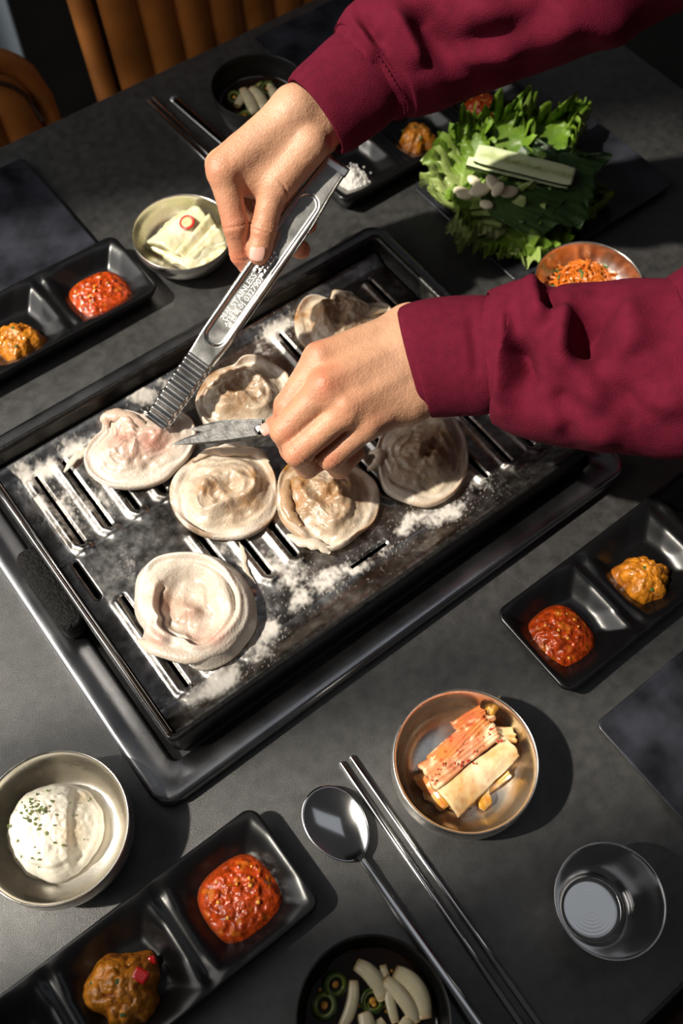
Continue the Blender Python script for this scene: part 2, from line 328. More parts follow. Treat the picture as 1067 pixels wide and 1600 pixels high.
# ------------------------------------------------------------------ dumplings
M_dough = mat('dumpling_dough', (.56, .455, .33), .30, 0, var=.14, vs=150, bump=.5, bs=520, coat=.3, sss=.22, bdist=.0012, coatr=.18,
              attr=(('raw', (.68, .61, .53)), ('meat', (.34, .215, .125)), ('pink', (.60, .29, .22)), ('brown', (.34, .16, .045)), ('char', (.05, .022, .008))))
def dumpling(pts, label, seed, base=.6, raw=0., rimc=.5, style=0, feats=(), browns=(), pinks=(), zb=.0045, meat=1., pits=(), sc_h=1.):
    W = np.array([P(x, y, PZ + zb) for x, y in pts]); c = W.mean(0); c[2] = PZ + zb
    O = (W - c)[:, :2]
    rs = np.random.RandomState(seed)
    ph = rs.rand(6) * 6.28
    st = {}
    def hf(rho, th, x, y):
        sx, sy = rho * np.cos(th), rho * np.sin(th)
        p3 = xyz(x, y, seed * .37)
        wob = .07 * np.sin(2 * th + ph[0]) + .05 * np.sin(3 * th + ph[1])
        r2 = rho + wob * sst(0, .3, rho) * (1 - sst(.8, 1, rho))
        if style == 0:      # thin wrapper, curled lip, filling mound in the middle
            h = .0035 + .0090 * np.exp(-((r2 - .34) / .27) ** 2) + (.0022 + .0035 * np.sin(2 * th + ph[2]) + .0025 * np.sin(5 * th + ph[5])) * np.exp(-((r2 - .965) / .06) ** 2) - .0015 * np.exp(-((r2 - .80) / .10) ** 2)
            h += .0035 * np.exp(-((r2 - .52 - .10 * np.sin(th + ph[3])) / .07) ** 2) * sst(-.5, .5, np.sin(th + ph[4]))
        elif style == 1:    # thick raw coil
            h = .010 * (1 - sst(.86, 1.02, rho)) + .0035 * np.exp(-((r2 - .72) / .16) ** 2) - .0048 * (1 - sst(.38, .60, r2))
            sp = rho - (.50 + .30 * ((th - 2.4) % 6.2832) / 6.2832)
            h += -.0028 * np.exp(-(sp / .035) ** 2) + .0018 * np.exp(-((sp - .07) / .05) ** 2)
        else:               # broad skin with a gathered knot
            h = .0040 + .0080 * (1 - sst(.15, .92, r2)) + .0022 * np.exp(-((r2 - .96) / .06) ** 2) + .0020 * np.sin(7 * rho + 2 * np.sin(th + ph[2])) * (1 - rho)
        pol = np.stack([1.3 * np.cos(th), 1.3 * np.sin(th), 7.5 * r2 + 0 * th], -1)
        fr = 1 - 2.6 * np.abs(fbm(pol + seed, 1.0, seed + 40, 2)); h = h + (.0005 if style == 1 else .0014) * np.clip(fr, -.4, 1) * sst(.06, .25, rho) * (1 - sst(.86, .97, rho))
        for (fx, fy, amp, s) in feats: h = h + amp * np.exp(-((sx - fx) ** 2 + (sy - fy) ** 2) / s ** 2)
        for (fx, fy, amp, s) in pits: h = h - amp * np.exp(-((sx - fx) ** 2 + (sy - fy) ** 2) / s ** 2)
        nzf = .35 if style == 1 else 1.
        h = h + nzf * .0020 * fbm(p3, 75, seed) * sst(1.05, .7, rho) + nzf * .0015 * (1 - 2.2 * np.abs(fbm(p3 + 3, 85, seed + 5, 2))) * sst(.95, .5, rho) + nzf * .0005 * fbm(p3 + 7, 330, seed + 8, 3) * sst(1, .8, rho)
        h = h * (1 - .75 * sst(.975, 1.0, rho))
        return np.maximum(h * sc_h, .0006)
    nr, nt = 44, 120
    V, Fc, (RH, TH, x, y) = blob(O, hf, nr, nt, True, 0.)
    sx, sy = RH * np.cos(TH), RH * np.sin(TH); p3 = xyz(x, y, seed * .37)
    n1 = fbm(p3, 60, seed + 9); n2 = fbm(p3, 160, seed + 19)
    mt = np.clip(1.5 * meat * sst(.80, .40, RH + .25 * n1) * (.60 + .6 * n2), 0, 1)
    br = np.zeros_like(RH); pk = np.zeros_like(RH)
    for (fx, fy, amp, s) in browns: br = np.maximum(br, amp * np.exp(-((sx - fx) ** 2 + (sy - fy) ** 2) / s ** 2))
    for (fx, fy, amp, s) in pinks: pk = np.maximum(pk, amp * np.exp(-((sx - fx) ** 2 + (sy - fy) ** 2) / s ** 2))
    br = np.clip(1.3 * br * (.75 + .9 * n2) + rimc * sst(.86, .99, RH) * sst(.05, .5, n1 + .25), 0, 1)
    ch = rimc * sst(.93, .99, RH) * sst(.42, .62, fbm(p3, 110, seed + 29) + .12)
    rw = np.clip(raw + .5 * sst(.75, .9, RH) * (1 - br), 0, 1)
    o = thing('dumpling', label, 'dumpling', c, 0, 'dumplings on the griddle')
    mk('wrapper', V, Fc, M_dough, o, attrs={'meat': pad(mt.mean(), mt, nt), 'pink': pad(0, pk, nt), 'raw': pad(raw, rw, nt), 'brown': pad(0, br, nt), 'char': pad(0, ch, nt)})
    return o, c
dumpA, cA = dumpling([(164, 646), (185, 644), (224, 653), (276, 642), (302, 659), (309, 681), (302, 707), (276, 737), (259, 754), (224, 765), (194, 767), (160, 758), (138, 741), (131, 720), (142, 694), (162, 676)],
    'pale pink dumpling being gripped and lifted by the steel tongs', 3, raw=.75, rimc=.22, style=2, meat=.25, pinks=[(-.3, .1, .8, .35), (.3, .0, .9, .3), (0, -.2, .5, .3), (-.1, .6, .6, .25)],
    feats=[(-.25, .55, .006, .2), (.3, .1, .006, .22), (-.1, 0, .004, .2), (-.5, -.1, .003, .25)], pits=[(.05, .2, .004, .12), (.45, -.05, .004, .14), (-.3, .25, .003, .13)], browns=[(-.55, .75, .6, .15)])
dumpB, cB = dumpling([(317, 603), (340, 578), (368, 574), (380, 564), (407, 564), (434, 575), (453, 592), (455, 607), (448, 640), (425, 672), (390, 680), (355, 677), (326, 676), (311, 650), (305, 625)],
    'dumpling with an open curled shell-like wrapper just behind the scissors', 8, raw=.25, rimc=.5, style=0, meat=.75, feats=[(-.25, -.35, .006, .28), (.25, -.05, .004, .35)], pits=[(.45, .45, .0015, .35), (-.1, .15, .003, .2)], browns=[(-.75, .5, .9, .22), (-.9, .1, .5, .2), (-.2, -.3, .45, .28), (-.45, .75, .7, .15)])
dumpC, cC = dumpling([(375, 700), (405, 711), (427, 737), (434, 767), (431, 801), (414, 827), (388, 842), (353, 845), (310, 838), (280, 814), (267, 788), (265, 763), (276, 741), (297, 719), (336, 706)],
    'round browned dumpling in the middle of the near row', 14, raw=.3, rimc=.55, style=0, meat=.55, feats=[(-.3, .02, .005, .14), (-.05, -.02, .005, .14), (-.15, .1, .003, .1), (.5, .1, .005, .3)], pits=[(-.18, .02, .004, .09), (.1, .0, .003, .14)], browns=[(.6, .25, .55, .28), (.55, -.2, .4, .3), (-.3, -.02, .55, .2), (0, -.1, .5, .16)])
dumpD, cD = dumpling([(452, 725), (512, 730), (555, 730), (587, 753), (594, 781), (585, 814), (559, 838), (522, 863), (489, 856), (461, 838), (437, 810), (433, 777), (437, 744)],
    'well browned dumpling right below the fist on the griddle', 21, raw=.15, rimc=.65, style=0, meat=.8, feats=[(.0, .15, .006, .16), (.25, .0, .006, .14), (-.55, .25, .004, .22), (.1, -.15, .004, .14)], pits=[(.12, .1, .005, .07), (.5, -.1, .002, .25), (-.3, .2, .0025, .12)], browns=[(-.6, .3, 1., .25), (-.5, -.1, .7, .2), (-.65, .55, .8, .2), (.05, .15, .55, .18), (.4, .5, .5, .25)])
dumpE, cE = dumpling([(590, 692), (625, 655), (660, 640), (700, 648), (720, 672), (729, 700), (731, 725), (723, 753), (700, 781), (667, 795), (630, 786), (601, 772), (592, 739)],
    'dumpling with a gathered knot in the middle, under the cuff', 29, raw=.2, rimc=.4, style=2, meat=.6, feats=[(-.15, .05, .007, .17), (.15, -.15, .006, .14), (.2, .05, .005, .08), (.4, .35, .006, .2), (.25, .7, .004, .18), (0, -.25, .004, .2)], pits=[(.02, -.05, .006, .07), (.1, .1, .004, .07), (.4, .35, .002, .1)], browns=[(-.15, .05, .5, .2), (.2, -.2, .5, .2), (.4, .4, .4, .2)])
dumpF, cF = dumpling([(460, 513), (462, 491), (476, 475), (501, 470), (517, 473), (519, 454), (537, 459), (572, 477), (607, 479), (615, 500), (600, 530), (560, 555), (500, 560), (470, 540)],
    'browned dumpling half hidden behind the back of the fist', 33, raw=.1, rimc=.6, style=0, meat=.9, feats=[(-.25, -.05, .005, .3), (.2, .7, .006, .14), (.5, .35, .005, .2)], pits=[(.35, .55, .003, .12)], browns=[(-.9, 0, .8, .25), (-.3, 0, .5, .3)])
dumpG, cG = dumpling([(211, 931), (216, 896), (241, 873), (285, 865), (328, 868), (366, 888), (388, 914), (401, 948), (401, 978), (384, 1008), (358, 1034), (319, 1050), (297, 1043), (293, 1034), (267, 1030), (233, 1015), (220, 1000), (228, 987), (211, 961)],
    'largest dumpling, raw and coiled, nearest the front corner', 41, raw=.75, rimc=.0, style=1, meat=.3, feats=[(-.05, .0, .0065, .13), (.1, -.02, .005, .1), (.3, .2, .003, .25), (-.5, -.72, .003, .2)], pits=[(-.42, .12, .004, .16), (.0, .25, .002, .25), (-.25, -.68, .003, .12)], pinks=[(.45, -.45, .75, .2), (-.6, -.72, .8, .25), (.0, .0, .45, .22), (-.42, .1, .5, .2), (.2, -.5, .4, .25)], browns=[(-.4, .15, .25, .18)], sc_h=1.25)
# frilled folds standing on some dumplings
def fold(parent, c, pts, wid, mtl, name='fold', h=.006, attrs=None, seed=0):
    path = bez(*[P(x, y, z) - c for x, y, z in pts], n=24); n = len(path); V = []
    tg = np.gradient(path, axis=0)
    for i in range(n):
        s = np.array([-tg[i][1], tg[i][0], 0]); s /= np.linalg.norm(s) + 1e-9
        ww = wid * math.sin(math.pi * (i + .8) / (n + .6)) ** .6
        for k in range(9):
            a = math.pi * 2 * k / 9
            V.append(path[i] + s * math.cos(a) * ww * (1 + .15 * math.sin(i * 1.1 + seed)) + np.array([0, 0, math.sin(a) * ww * h / .006 * .55]))
    V = np.array(V); V += .0006 * fbm(V, 180, seed)[:, None]
    Fc = flip(gridfaces(n, 9, False, True)) + [list(range(9)), [(n - 1) * 9 + k for k in range(9)][::-1]]
    z = np.zeros(len(V)); at = {k: z for k in ('meat', 'pink', 'raw', 'brown', 'char')}; at.update({k: z + q for k, q in (attrs or {}).items()})
    return mk(name, V, Fc, mtl, parent, attrs=at)
zt = PZ + .0045
fold(dumpD, cD, [(576, 708, zt + .001), (592, 706, zt + .006), (590, 722, zt + .005), (574, 735, zt + .003)], .0045, M_dough, seed=2, attrs={'raw': .5, 'brown': .1})
fold(dumpC, cC, [(300, 722, zt + .004), (330, 704, zt + .006), (365, 706, zt + .007), (400, 706, zt + .008), (420, 722, zt + .007)], .0042, M_dough, seed=4, attrs={'raw': .3, 'brown': .25})
fold(dumpD, cD, [(448, 835, zt + .003), (470, 846, zt + .005), (498, 852, zt + .006), (516, 864, zt + .004)], .005, M_dough, seed=5, attrs={'raw': .5})
fold(dumpD, cD, [(452, 748, zt + .007), (446, 770, zt + .010), (452, 800, zt + .009), (470, 822, zt + .006)], .005, M_dough, seed=6, attrs={'brown': .55, 'meat': .3})
fold(dumpB, cB, [(322, 606, zt + .004), (345, 590, zt + .009), (370, 583, zt + .009), (384, 572, zt + .006)], .005, M_dough, seed=7, attrs={'brown': .4})
fold(dumpF, cF, [(522, 462, zt + .004), (540, 463, zt + .010), (566, 478, zt + .010), (575, 490, zt + .006), (590, 484, zt + .009), (612, 484, zt + .006)], .0045, M_dough, seed=8, attrs={'brown': .1, 'meat': .2})
fold(dumpA, cA, [(168, 668, zt + .005), (166, 652, zt + .010), (188, 648, zt + .011), (212, 658, zt + .010), (228, 668, zt + .008)], .006, M_dough, seed=9, attrs={'raw': .4, 'pink': .3})
fold(dumpG, cG, [(214, 1000, zt + .004), (240, 1012, zt + .011), (280, 1024, zt + .012), (325, 1018, zt + .013), (362, 995, zt + .012), (388, 950, zt + .008)], .0065, M_dough, seed=10, attrs={'raw': .6, 'pink': .12})
# slips of cooked dough stuck to the plate
for pts, wd, lb in [([(100, 738, zt - .002), (118, 715, zt), (135, 705, zt), (146, 694, zt - .001)], .004, 'thin torn strip of dough stuck at the left end of the plate'), ([(372, 846, zt - .003), (380, 865, zt - .001), (384, 890, zt - .001), (400, 912, zt - .003)], .0022, 'thin stringy strip of dough between the two front dumplings')]:
    c0 = P(*pts[0][:2], PZ + .001); o = thing('dough_scrap', lb, 'dough', c0)
    fold(o, c0, pts, wd, M_dough, 'strip', .003, {'raw': .6}, 3)

# ------------------------------------------------------------------ three-well sauce dishes and flat plates
def well_dish(u0, n0, label, L=.258, W=.083):
    nx, ny = 130, 44; H = .021; r = .010
    X, Y = np.meshgrid(np.linspace(-L / 2, L / 2, nx), np.linspace(-W / 2, W / 2, ny), indexing='ij')
    x, y = X.copy(), Y.copy()
    cx, cy = np.abs(X) - (L / 2 - r), np.abs(Y) - (W / 2 - r); k = (cx > 0) & (cy > 0)
    a, b = np.clip(cx / r, 0, 1), np.clip(cy / r, 0, 1)
    x[k] = (np.sign(X) * (L / 2 - r + r * a * np.sqrt(1 - b * b / 2)))[k]; y[k] = (np.sign(Y) * (W / 2 - r + r * b * np.sqrt(1 - a * a / 2)))[k]
    cell = L / 3; lx = (X + L / 2) % cell - cell / 2
    lx = np.where(X >= L / 2 - 1e-9, cell / 2, lx)
    ex, ey = (cell / 2 - np.abs(lx)), (W / 2 - np.abs(Y))
    outer = np.minimum(L / 2 - np.abs(X), W / 2 - np.abs(Y))
    e = np.minimum(ex, ey) - .18 * np.clip(.02 - np.abs(ex - ey), 0, 1)
    z = H - (H - .0055) * sst(.0008, .022, e) - .0045 * np.exp(-(ex / .006) ** 2) * sst(.004, .02, L / 2 - np.abs(X)) * sst(0, .012, ey)
    z += .0009 * np.sin(X * 38 + .6) * (1 - sst(0, .012, outer))
    V = np.stack([x, y, z], -1).reshape(-1, 3); Fc = gridfaces(nx, ny).tolist()
    ring = [i * ny for i in range(nx)] + [(nx - 1) * ny + j for j in range(1, ny)] + [i * ny + ny - 1 for i in range(nx - 2, -1, -1)] + [j for j in range(ny - 2, 0, -1)]
    m = len(ring); o0 = len(V); lip = V[ring].copy(); lip[:, :2] *= np.array([1.006, 1.015]); lip[:, 2] -= .0018
    low = V[ring].copy(); low[:, 0] *= .955; low[:, 1] *= .88; low[:, 2] = 0
    V = np.vstack([V, lip, low])
    for q, p in ((ring, [o0 + i for i in range(m)]), ([o0 + i for i in range(m)], [o0 + m + i for i in range(m)])):
        Fc += [[q[i], p[i], p[(i + 1) % m], q[(i + 1) % m]] for i in range(m)]
    Fc.append([o0 + m + i for i in range(m)][::-1])
    return tag(mk('sauce_dish', V, Fc, M_melamine, loc=T(u0 + L / 2, n0 + W / 2), rz=TA), label, 'dish', 'black three-well sauce dishes')
well_dish(-.211, .064, 'black three-well sauce dish at the bottom left, below the mashed potato bowl')
well_dish(.284, .069, 'black three-well sauce dish on the right, beside the griddle tray')
well_dish(-.007, .588, 'black three-well sauce dish at the upper left, beside the white kimchi bowl')
well_dish(.457, .570, 'black three-well sauce dish behind the lettuce, with a heap of salt')
def flat_plate(u0, u1, n0, n1, label):
    c = ((u0 + u1) / 2, (n0 + n1) / 2); a, b = (u1 - u0) / 2, (n1 - n0) / 2
    rg = [(-a + .006, a - .006, -b + .006, b - .006, .006, 0), (-a + .001, a - .001, -b + .001, b - .001, .006, .005), (-a, a, -b, b, .006, .0075), (-a + .0008, a - .0008, -b + .0008, b - .0008, .006, .0084), (-a + .0025, a - .0025, -b + .0025, b - .0025, .005, .0082), (-a + .012, a - .012, -b + .012, b - .012, .005, .0062)]
    return tag(mk('flat_plate', *rr_loft(rg, True, True), M_slate, loc=T(*c), rz=TA), label, 'plate', 'flat black rectangular plates')
flat_plate(.289, .50, -.118, .0415, 'flat glossy black plate at the right edge, below the sauce dish')
flat_plate(.01, .237, .678, .829, 'flat black plate at the upper left, behind the sauce dish')
flat_plate(.534, .755, .398, .556, 'flat black plate under the lettuce leaves')
flat_plate(.535, .76, .69, .842, 'flat black plate behind the raised sleeve, near the far table edge')

# ------------------------------------------------------------------ sauces
M_red = mat('red_chili_sauce', (.40, .046, .005), .24, 0, var=.55, vs=190, bump=.5, bs=420, coat=.15, sss=.05, bdist=.0014, attr=(('bits', (.52, .13, .008)), ('oil', (.20, .030, .006))))
M_seed = mat('chili_seed', (.80, .36, .05), .4)
M_orange = mat('soybean_paste', (.55, .195, .014), .19, 0, var=.40, vs=190, bump=.6, bs=420, coat=.3, sss=.08, bdist=.0016, attr=(('dark', (.26, .07, .010)), ('bits', (.62, .32, .05))))
M_chili = mat('red_pepper', (.55, .012, .010), .22, coat=.4)
M_herb = mat('green_herb', (.06, .13, .03), .5, var=.4, vs=200)
M_salt = mat('coarse_salt', (.72, .70, .66), .7, var=.15, vs=400, bump=.8, bs=700)
def squircle(r, k=40, rot=TA, e=2.8, asp=1.):
    t = np.linspace(0, 2 * math.pi, k, endpoint=False); c, s = np.cos(t), np.sin(t)
    q = (np.abs(c) ** e + np.abs(s) ** e) ** (-1 / e); x, y = q * c * r * asp, q * s * r
    return np.stack([x * math.cos(rot) - y * math.sin(rot), x * math.sin(rot) + y * math.cos(rot)], -1)
def red_sauce(px, py, r, label, seed, asp=1.):
    c = P(px, py, .011); c[2] = .0056
    def hf(rho, th, x, y):
        p3 = xyz(x, y, seed); n = fbm(p3, 190, seed, 3)
        return .0015 + .0105 * (1 - rho ** 3.2) + sst(1, .8, rho) * (.0016 * n + .0020 * np.clip(vnoise(p3, 330, seed + 3), 0, 1))
    V, Fc, (RH, TH, x, y) = blob(squircle(r, asp=asp), hf, 40, 110, True, 0)
    p3 = xyz(x, y, seed)
    at = {'bits': pad(0, sst(.45, .75, vnoise(p3, 260, seed + 7)) * sst(1, .85, RH) * .8, 110), 'oil': pad(0, sst(.86, .98, RH), 110, 1)}
    o = thing('red_sauce', label, 'sauce', c); mk('sauce_body', V, Fc, M_red, o, attrs=at)
    rs = np.random.RandomState(seed); vs = []
    for k in range(8):
        a, q = rs.rand() * 6.28, r * .85 * math.sqrt(rs.rand()); rr = .0010 + .0008 * rs.rand()
        sV, sF = lathe([(0.0001, -rr * .5), (rr * .8, -rr * .3), (rr, 0), (rr * .8, rr * .3), (.0001, rr * .5)], 7)
        sV = sV + [q * math.cos(a), q * math.sin(a), .0015 + .0105 * (1 - (q / r) ** 3.2) + .0014]; vs.append((sV, sF))
    tag(mk('chili_seeds', *merge(*vs), M_seed, o), kind='stuff'); return o
def bean_paste(px, py, r, label, seed, red=False, asp=1.):
    c = P(px, py, .014); c[2] = .0056; rs = np.random.RandomState(seed)
    bl = [(rs.rand() * 6.28, .8 * math.sqrt(rs.rand()), .13 + .14 * rs.rand()) for _ in range(58)]
    k = 30; t = np.linspace(0, 6.2832, k, endpoint=False)
    O = np.stack([np.cos(t) * asp, np.sin(t)], -1) * (r * (.93 + .09 * np.sin(3 * t + seed) + .06 * np.sin(5 * t + 2 * seed) + .05 * rs.randn(k)))[:, None]
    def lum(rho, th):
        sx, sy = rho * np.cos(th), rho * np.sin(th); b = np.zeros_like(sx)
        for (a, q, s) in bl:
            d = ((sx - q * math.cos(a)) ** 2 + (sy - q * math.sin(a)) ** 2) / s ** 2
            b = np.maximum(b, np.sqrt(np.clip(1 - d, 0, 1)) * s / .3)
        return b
    def hf(rho, th, x, y):
        p3 = xyz(x, y, seed)
        return (.0155 * (1 - rho ** 2.4) + .0008 + sst(1.0, .86, rho) * (.0062 * lum(rho, th) + .0016 * fbm(p3, 190, seed, 3))) * r / .027
    V, Fc, (RH, TH, x, y) = blob(O, hf, 44, 120, True, 0); p3 = xyz(x, y, seed); lm = lum(RH, TH)
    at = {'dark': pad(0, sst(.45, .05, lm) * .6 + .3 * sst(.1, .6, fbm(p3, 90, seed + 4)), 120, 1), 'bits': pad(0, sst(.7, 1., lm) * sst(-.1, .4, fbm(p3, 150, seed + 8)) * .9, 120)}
    o = thing('bean_paste', label, 'sauce', c); mk('paste_body', V, Fc, M_orange, o, attrs=at)
    def bit(fx, fy, s, m, nm, h=.0015):
        a = rs.rand() * 3; x0, y0 = fx * r, fy * r; rho = math.hypot(fx, fy)
        z0 = float(hf(np.array([[rho]]), np.array([[math.atan2(fy, fx)]]), np.array([[x0]]), np.array([[y0]]))[0, 0])
        Vb, Fb = box(-s, s, -s * .8, s * .8, -h, h, s * .35); ob = mk(nm, Vb, Fb, m, o, smooth=False, loc=(x0, y0, z0 + h * .3), rz=a)
        ob.rotation_euler = (rs.rand() * .5 - .25, rs.rand() * .5 - .25, a)
    if red: bit(.42, .30, .0052, M_chili, 'pepper_piece'); bit(.58, .66, .003, M_chili, 'pepper_piece')
    for (fx, fy) in ((-.1, .15), (.1, -.55), (-.75, .1)): bit(fx, fy, .0017, M_herb, 'herb_piece', .0006)
    return o
red_sauce(376, 1404, .0275, 'round dollop of red chili sauce in the bottom left dish, by the spoon', 1, 1.02)
red_sauce(876, 993, .0255, 'dollop of dark red chili sauce in the right-hand dish', 2)
red_sauce(156, 459, .0275, 'seedy red chili sauce in the upper left dish', 3, 1.05)
red_sauce(757, 166, .021, 'red chili sauce behind the lettuce under the raised sleeve', 4)
bean_paste(194, 1546, .0275, 'heap of orange bean paste with a red pepper square, bottom left', 5, True, 1.0)
bean_paste(1008, 901, .0245, 'mound of orange bean paste in the right-hand dish', 6)
bean_paste(28, 529, .0250, 'orange bean paste cut by the left edge of the picture', 7)
bean_paste(653, 210, .0215, 'orange bean paste in the dish behind the lettuce, next to the salt', 8)
c = P(550, 274, .012); c[2] = .0056
V, Fc, (RH, TH, x, y) = blob(squircle(.0165, e=2.1), lambda rho, th, x, y: .0008 + .0105 * (1 - rho) ** .9 + .0014 * fbm(xyz(x, y), 420, 5, 3) + .0012 * np.clip(vnoise(xyz(x, y), 700, 8), 0, 1), 34, 90, True, 0)
slt = thing('salt_heap', 'small heap of coarse white salt in the far sauce dish', 'salt', c); mk('salt_body', V, Fc, M_salt, slt)
rs = np.random.RandomState(3); gr = []
for k in range(60):
    a, q = rs.rand() * 6.28, .012 + .011 * rs.rand() ** 1.5; s = .0005 + .0006 * rs.rand()
    bv, bf = box(-s, s, -s, s, 0, 1.6 * s, s * .3); bv = bv + [q * math.cos(a), q * math.sin(a), .0002 + max(0, (q - .016) * .12)]; gr.append((bv, bf))
tag(mk('salt_grains', *merge(*gr), M_salt, slt, smooth=False), kind='stuff')

# ------------------------------------------------------------------ steel and black bowls
def lathe_thing(name, prof, m, loc, label, cat, group=None, k=6, n=96):
    V, Fc = lathe(smoothprof(prof, k), n)
    return tag(mk(name, V, Fc, m, loc=loc), label, cat, group)
RB = .0520
def deep_bowl(loc, label, R=RB, H=.047):
    pr = [(.0005, .003), (.026, .002), (.031, 0), (.034, .003), (R * .93, .016), (R * 1.005, .030), (R * 1.0, H - .003), (R * .985, H), (R * .955, H - .0015), (R * .935, H - .006), (R * .915, .024), (R * .80, .012), (.030, .0075), (.0005, .007)]
    return lathe_thing('steel_bowl', pr, M_steel, loc, label, 'bowl', 'deep steel side bowls')
def shallow_bowl(loc, label, R, H=.032):
    pr = [(.0005, .003), (.024, .002), (.030, 0), (.033, .002), (R * .88, .012), (R * .99, .024), (R, H - .001), (R * .985, H), (R * .965, H - .002), (R * .93, .019), (R * .78, .009), (.024, .005), (.0005, .0045)]
    return lathe_thing('steel_dish', pr, M_steel, loc, label, 'bowl', 'shallow steel side dishes')
def at0(px, py, z): p = P(px, py, z); return np.array([p[0], p[1], 0])
L_pot = at0(82, 1290, .047); deep_bowl(L_pot, 'steel bowl of mashed potato at the left edge')
L_kim = at0(728, 1186, .047); deep_bowl(L_kim, 'steel bowl of red kimchi near the chopsticks')
L_wk = at0(285, 361, .032); shallow_bowl(L_wk, 'shallow steel dish holding pale white kimchi', .0485)
L_rd = at0(921, 442, .032); shallow_bowl(L_rd, 'shallow steel dish of orange shredded radish half hidden by the sleeve', .0515)
L_cup = at0(953, 1406, .058)
pr = [(.0005, .004), (.018, .003), (.021, 0), (.023, .002), (.0245, .012), (.0275, .026), (.0345, .050), (.0362, .0575), (.0358, .0585), (.0350, .0575), (.0332, .050), (.0265, .027), (.0238, .014), (.0222, .007), (.019, .005)] + [(.018 - .0012 * k, .0049 + .000022 * (k % 2)) for k in range(14)] + [(.00004, .0049)]
lathe_thing('steel_cup', pr, M_steelp, L_cup, 'small empty tapered steel cup at the lower right', 'cup')
def black_bowl(loc, label, R=.0485, H=.056):
    pr = [(.0005, .003), (.020, .003), (.023, 0), (.026, .003), (R * .80, .018), (R * .97, .042), (R, H - .0012), (R * .985, H), (R * .965, H - .0015), (R * .93, .042), (R * .76, .020), (.024, .008), (.0005, .006)]
    return lathe_thing('black_bowl', pr, M_bowl, loc, label, 'bowl', 'deep black pickle bowls')
L_bb = at0(583, 1592, .056); black_bowl(L_bb, 'black bowl of pickled onion cut by the bottom edge')
L_tb = at0(404, 133, .056); black_bowl(L_tb, 'black bowl of pickled onion behind the raised wrist')
M_soy = mat('soy_brine', (.020, .008, .003), .06, coat=.5)
M_onion = mat('pickled_onion', (.74, .64, .40), .25, sss=.05, coat=.4, var=.12, vs=90, attr=(('tip', (.50, .26, .06)),))
M_jal = mat('jalapeno_skin', (.045, .085, .010), .22, coat=.5, var=.3, vs=90)
M_jalin = mat('jalapeno_flesh', (.22, .27, .05), .3, coat=.4, var=.2, vs=200)
def pickles(L0, where, strips, rings, seed, seeds=(), sl=(), rl=()):
    V, Fc = lathe([(.0004, .0330), (.040, .0330), (.0415, .0334), (.0425, .0343)], 64)
    tag(mk('soy_brine', V, flip(Fc), M_soy, loc=L0), 'dark soy brine in ' + where, 'sauce')
    for i, (pts, r) in enumerate(strips):
        q = [P(x, y, .036 + dz) - L0 for x, y, dz in pts]; q = np.array(q); c0 = q.mean(0); pa = bez(*q, n=16); n = len(pa)
        rad = r * (.55 + .45 * np.sin(np.pi * (np.arange(n) + 1.5) / (n + 2)) ** .6)
        V, Fc = tube(pa - [c0[0], c0[1], .033], rad, 10, .55); V[:, 2] = np.maximum(V[:, 2], -.004); tp = np.repeat(sst(.75, 1, np.abs(np.linspace(-1, 1, n))), 10) * .7
        tag(mk('onion_strip', V, Fc, M_onion, loc=L0 + [c0[0], c0[1], .033], attrs={'tip': tp}), sl[i] + ' in ' + where, 'onion', 'pickled onion strips in ' + where)
    for i, (px, py, R, tx, ty) in enumerate(rings):
        p = P(px, py, .037); o = thing('jalapeno_ring', rl[i] + ' in ' + where, 'pepper', (p[0], p[1], .0352), 0, 'jalapeno rings in ' + where); o.rotation_euler = (tx, ty, i)
        t = np.linspace(0, 2 * math.pi, 28, endpoint=False)
        pf = [(R, -.0018), (R, .0018), (R * .86, .0020), (R * .80, .0012), (R * .80, -.0015)]
        mk('skin', *lathe(pf[:3] + [(R * .88, .0019), (R * .88, -.0018), (R, -.0018)], 28), M_jal, o)
        mk('flesh', *lathe([(R * .88, -.0016), (R * .88, .0016), (R * .62, .0013), (R * .55, -.0010), (R * .70, -.0016)], 28), M_jalin, o)
        mk('core', *lathe([(.0001, .001), (R * .25, .0012), (R * .3, 0), (R * .2, -.001)], 12), M_seed, o)
    if seeds:
        sv = []
        for (px, py) in seeds:
            p = P(px, py, .036) - L0; q, f = lathe([(.0001, -.0007), (.0012, -.0003), (.0013, .0002), (.0001, .0008)], 8); sv.append((q + [p[0], p[1], .0345], f))
        o = mk('pepper_seeds', *merge(*sv), M_seed, loc=L0); tag(o, 'loose pale pepper seeds floating in ' + where, 'seeds', kind='stuff')
B1 = 'the black bowl at the bottom edge'
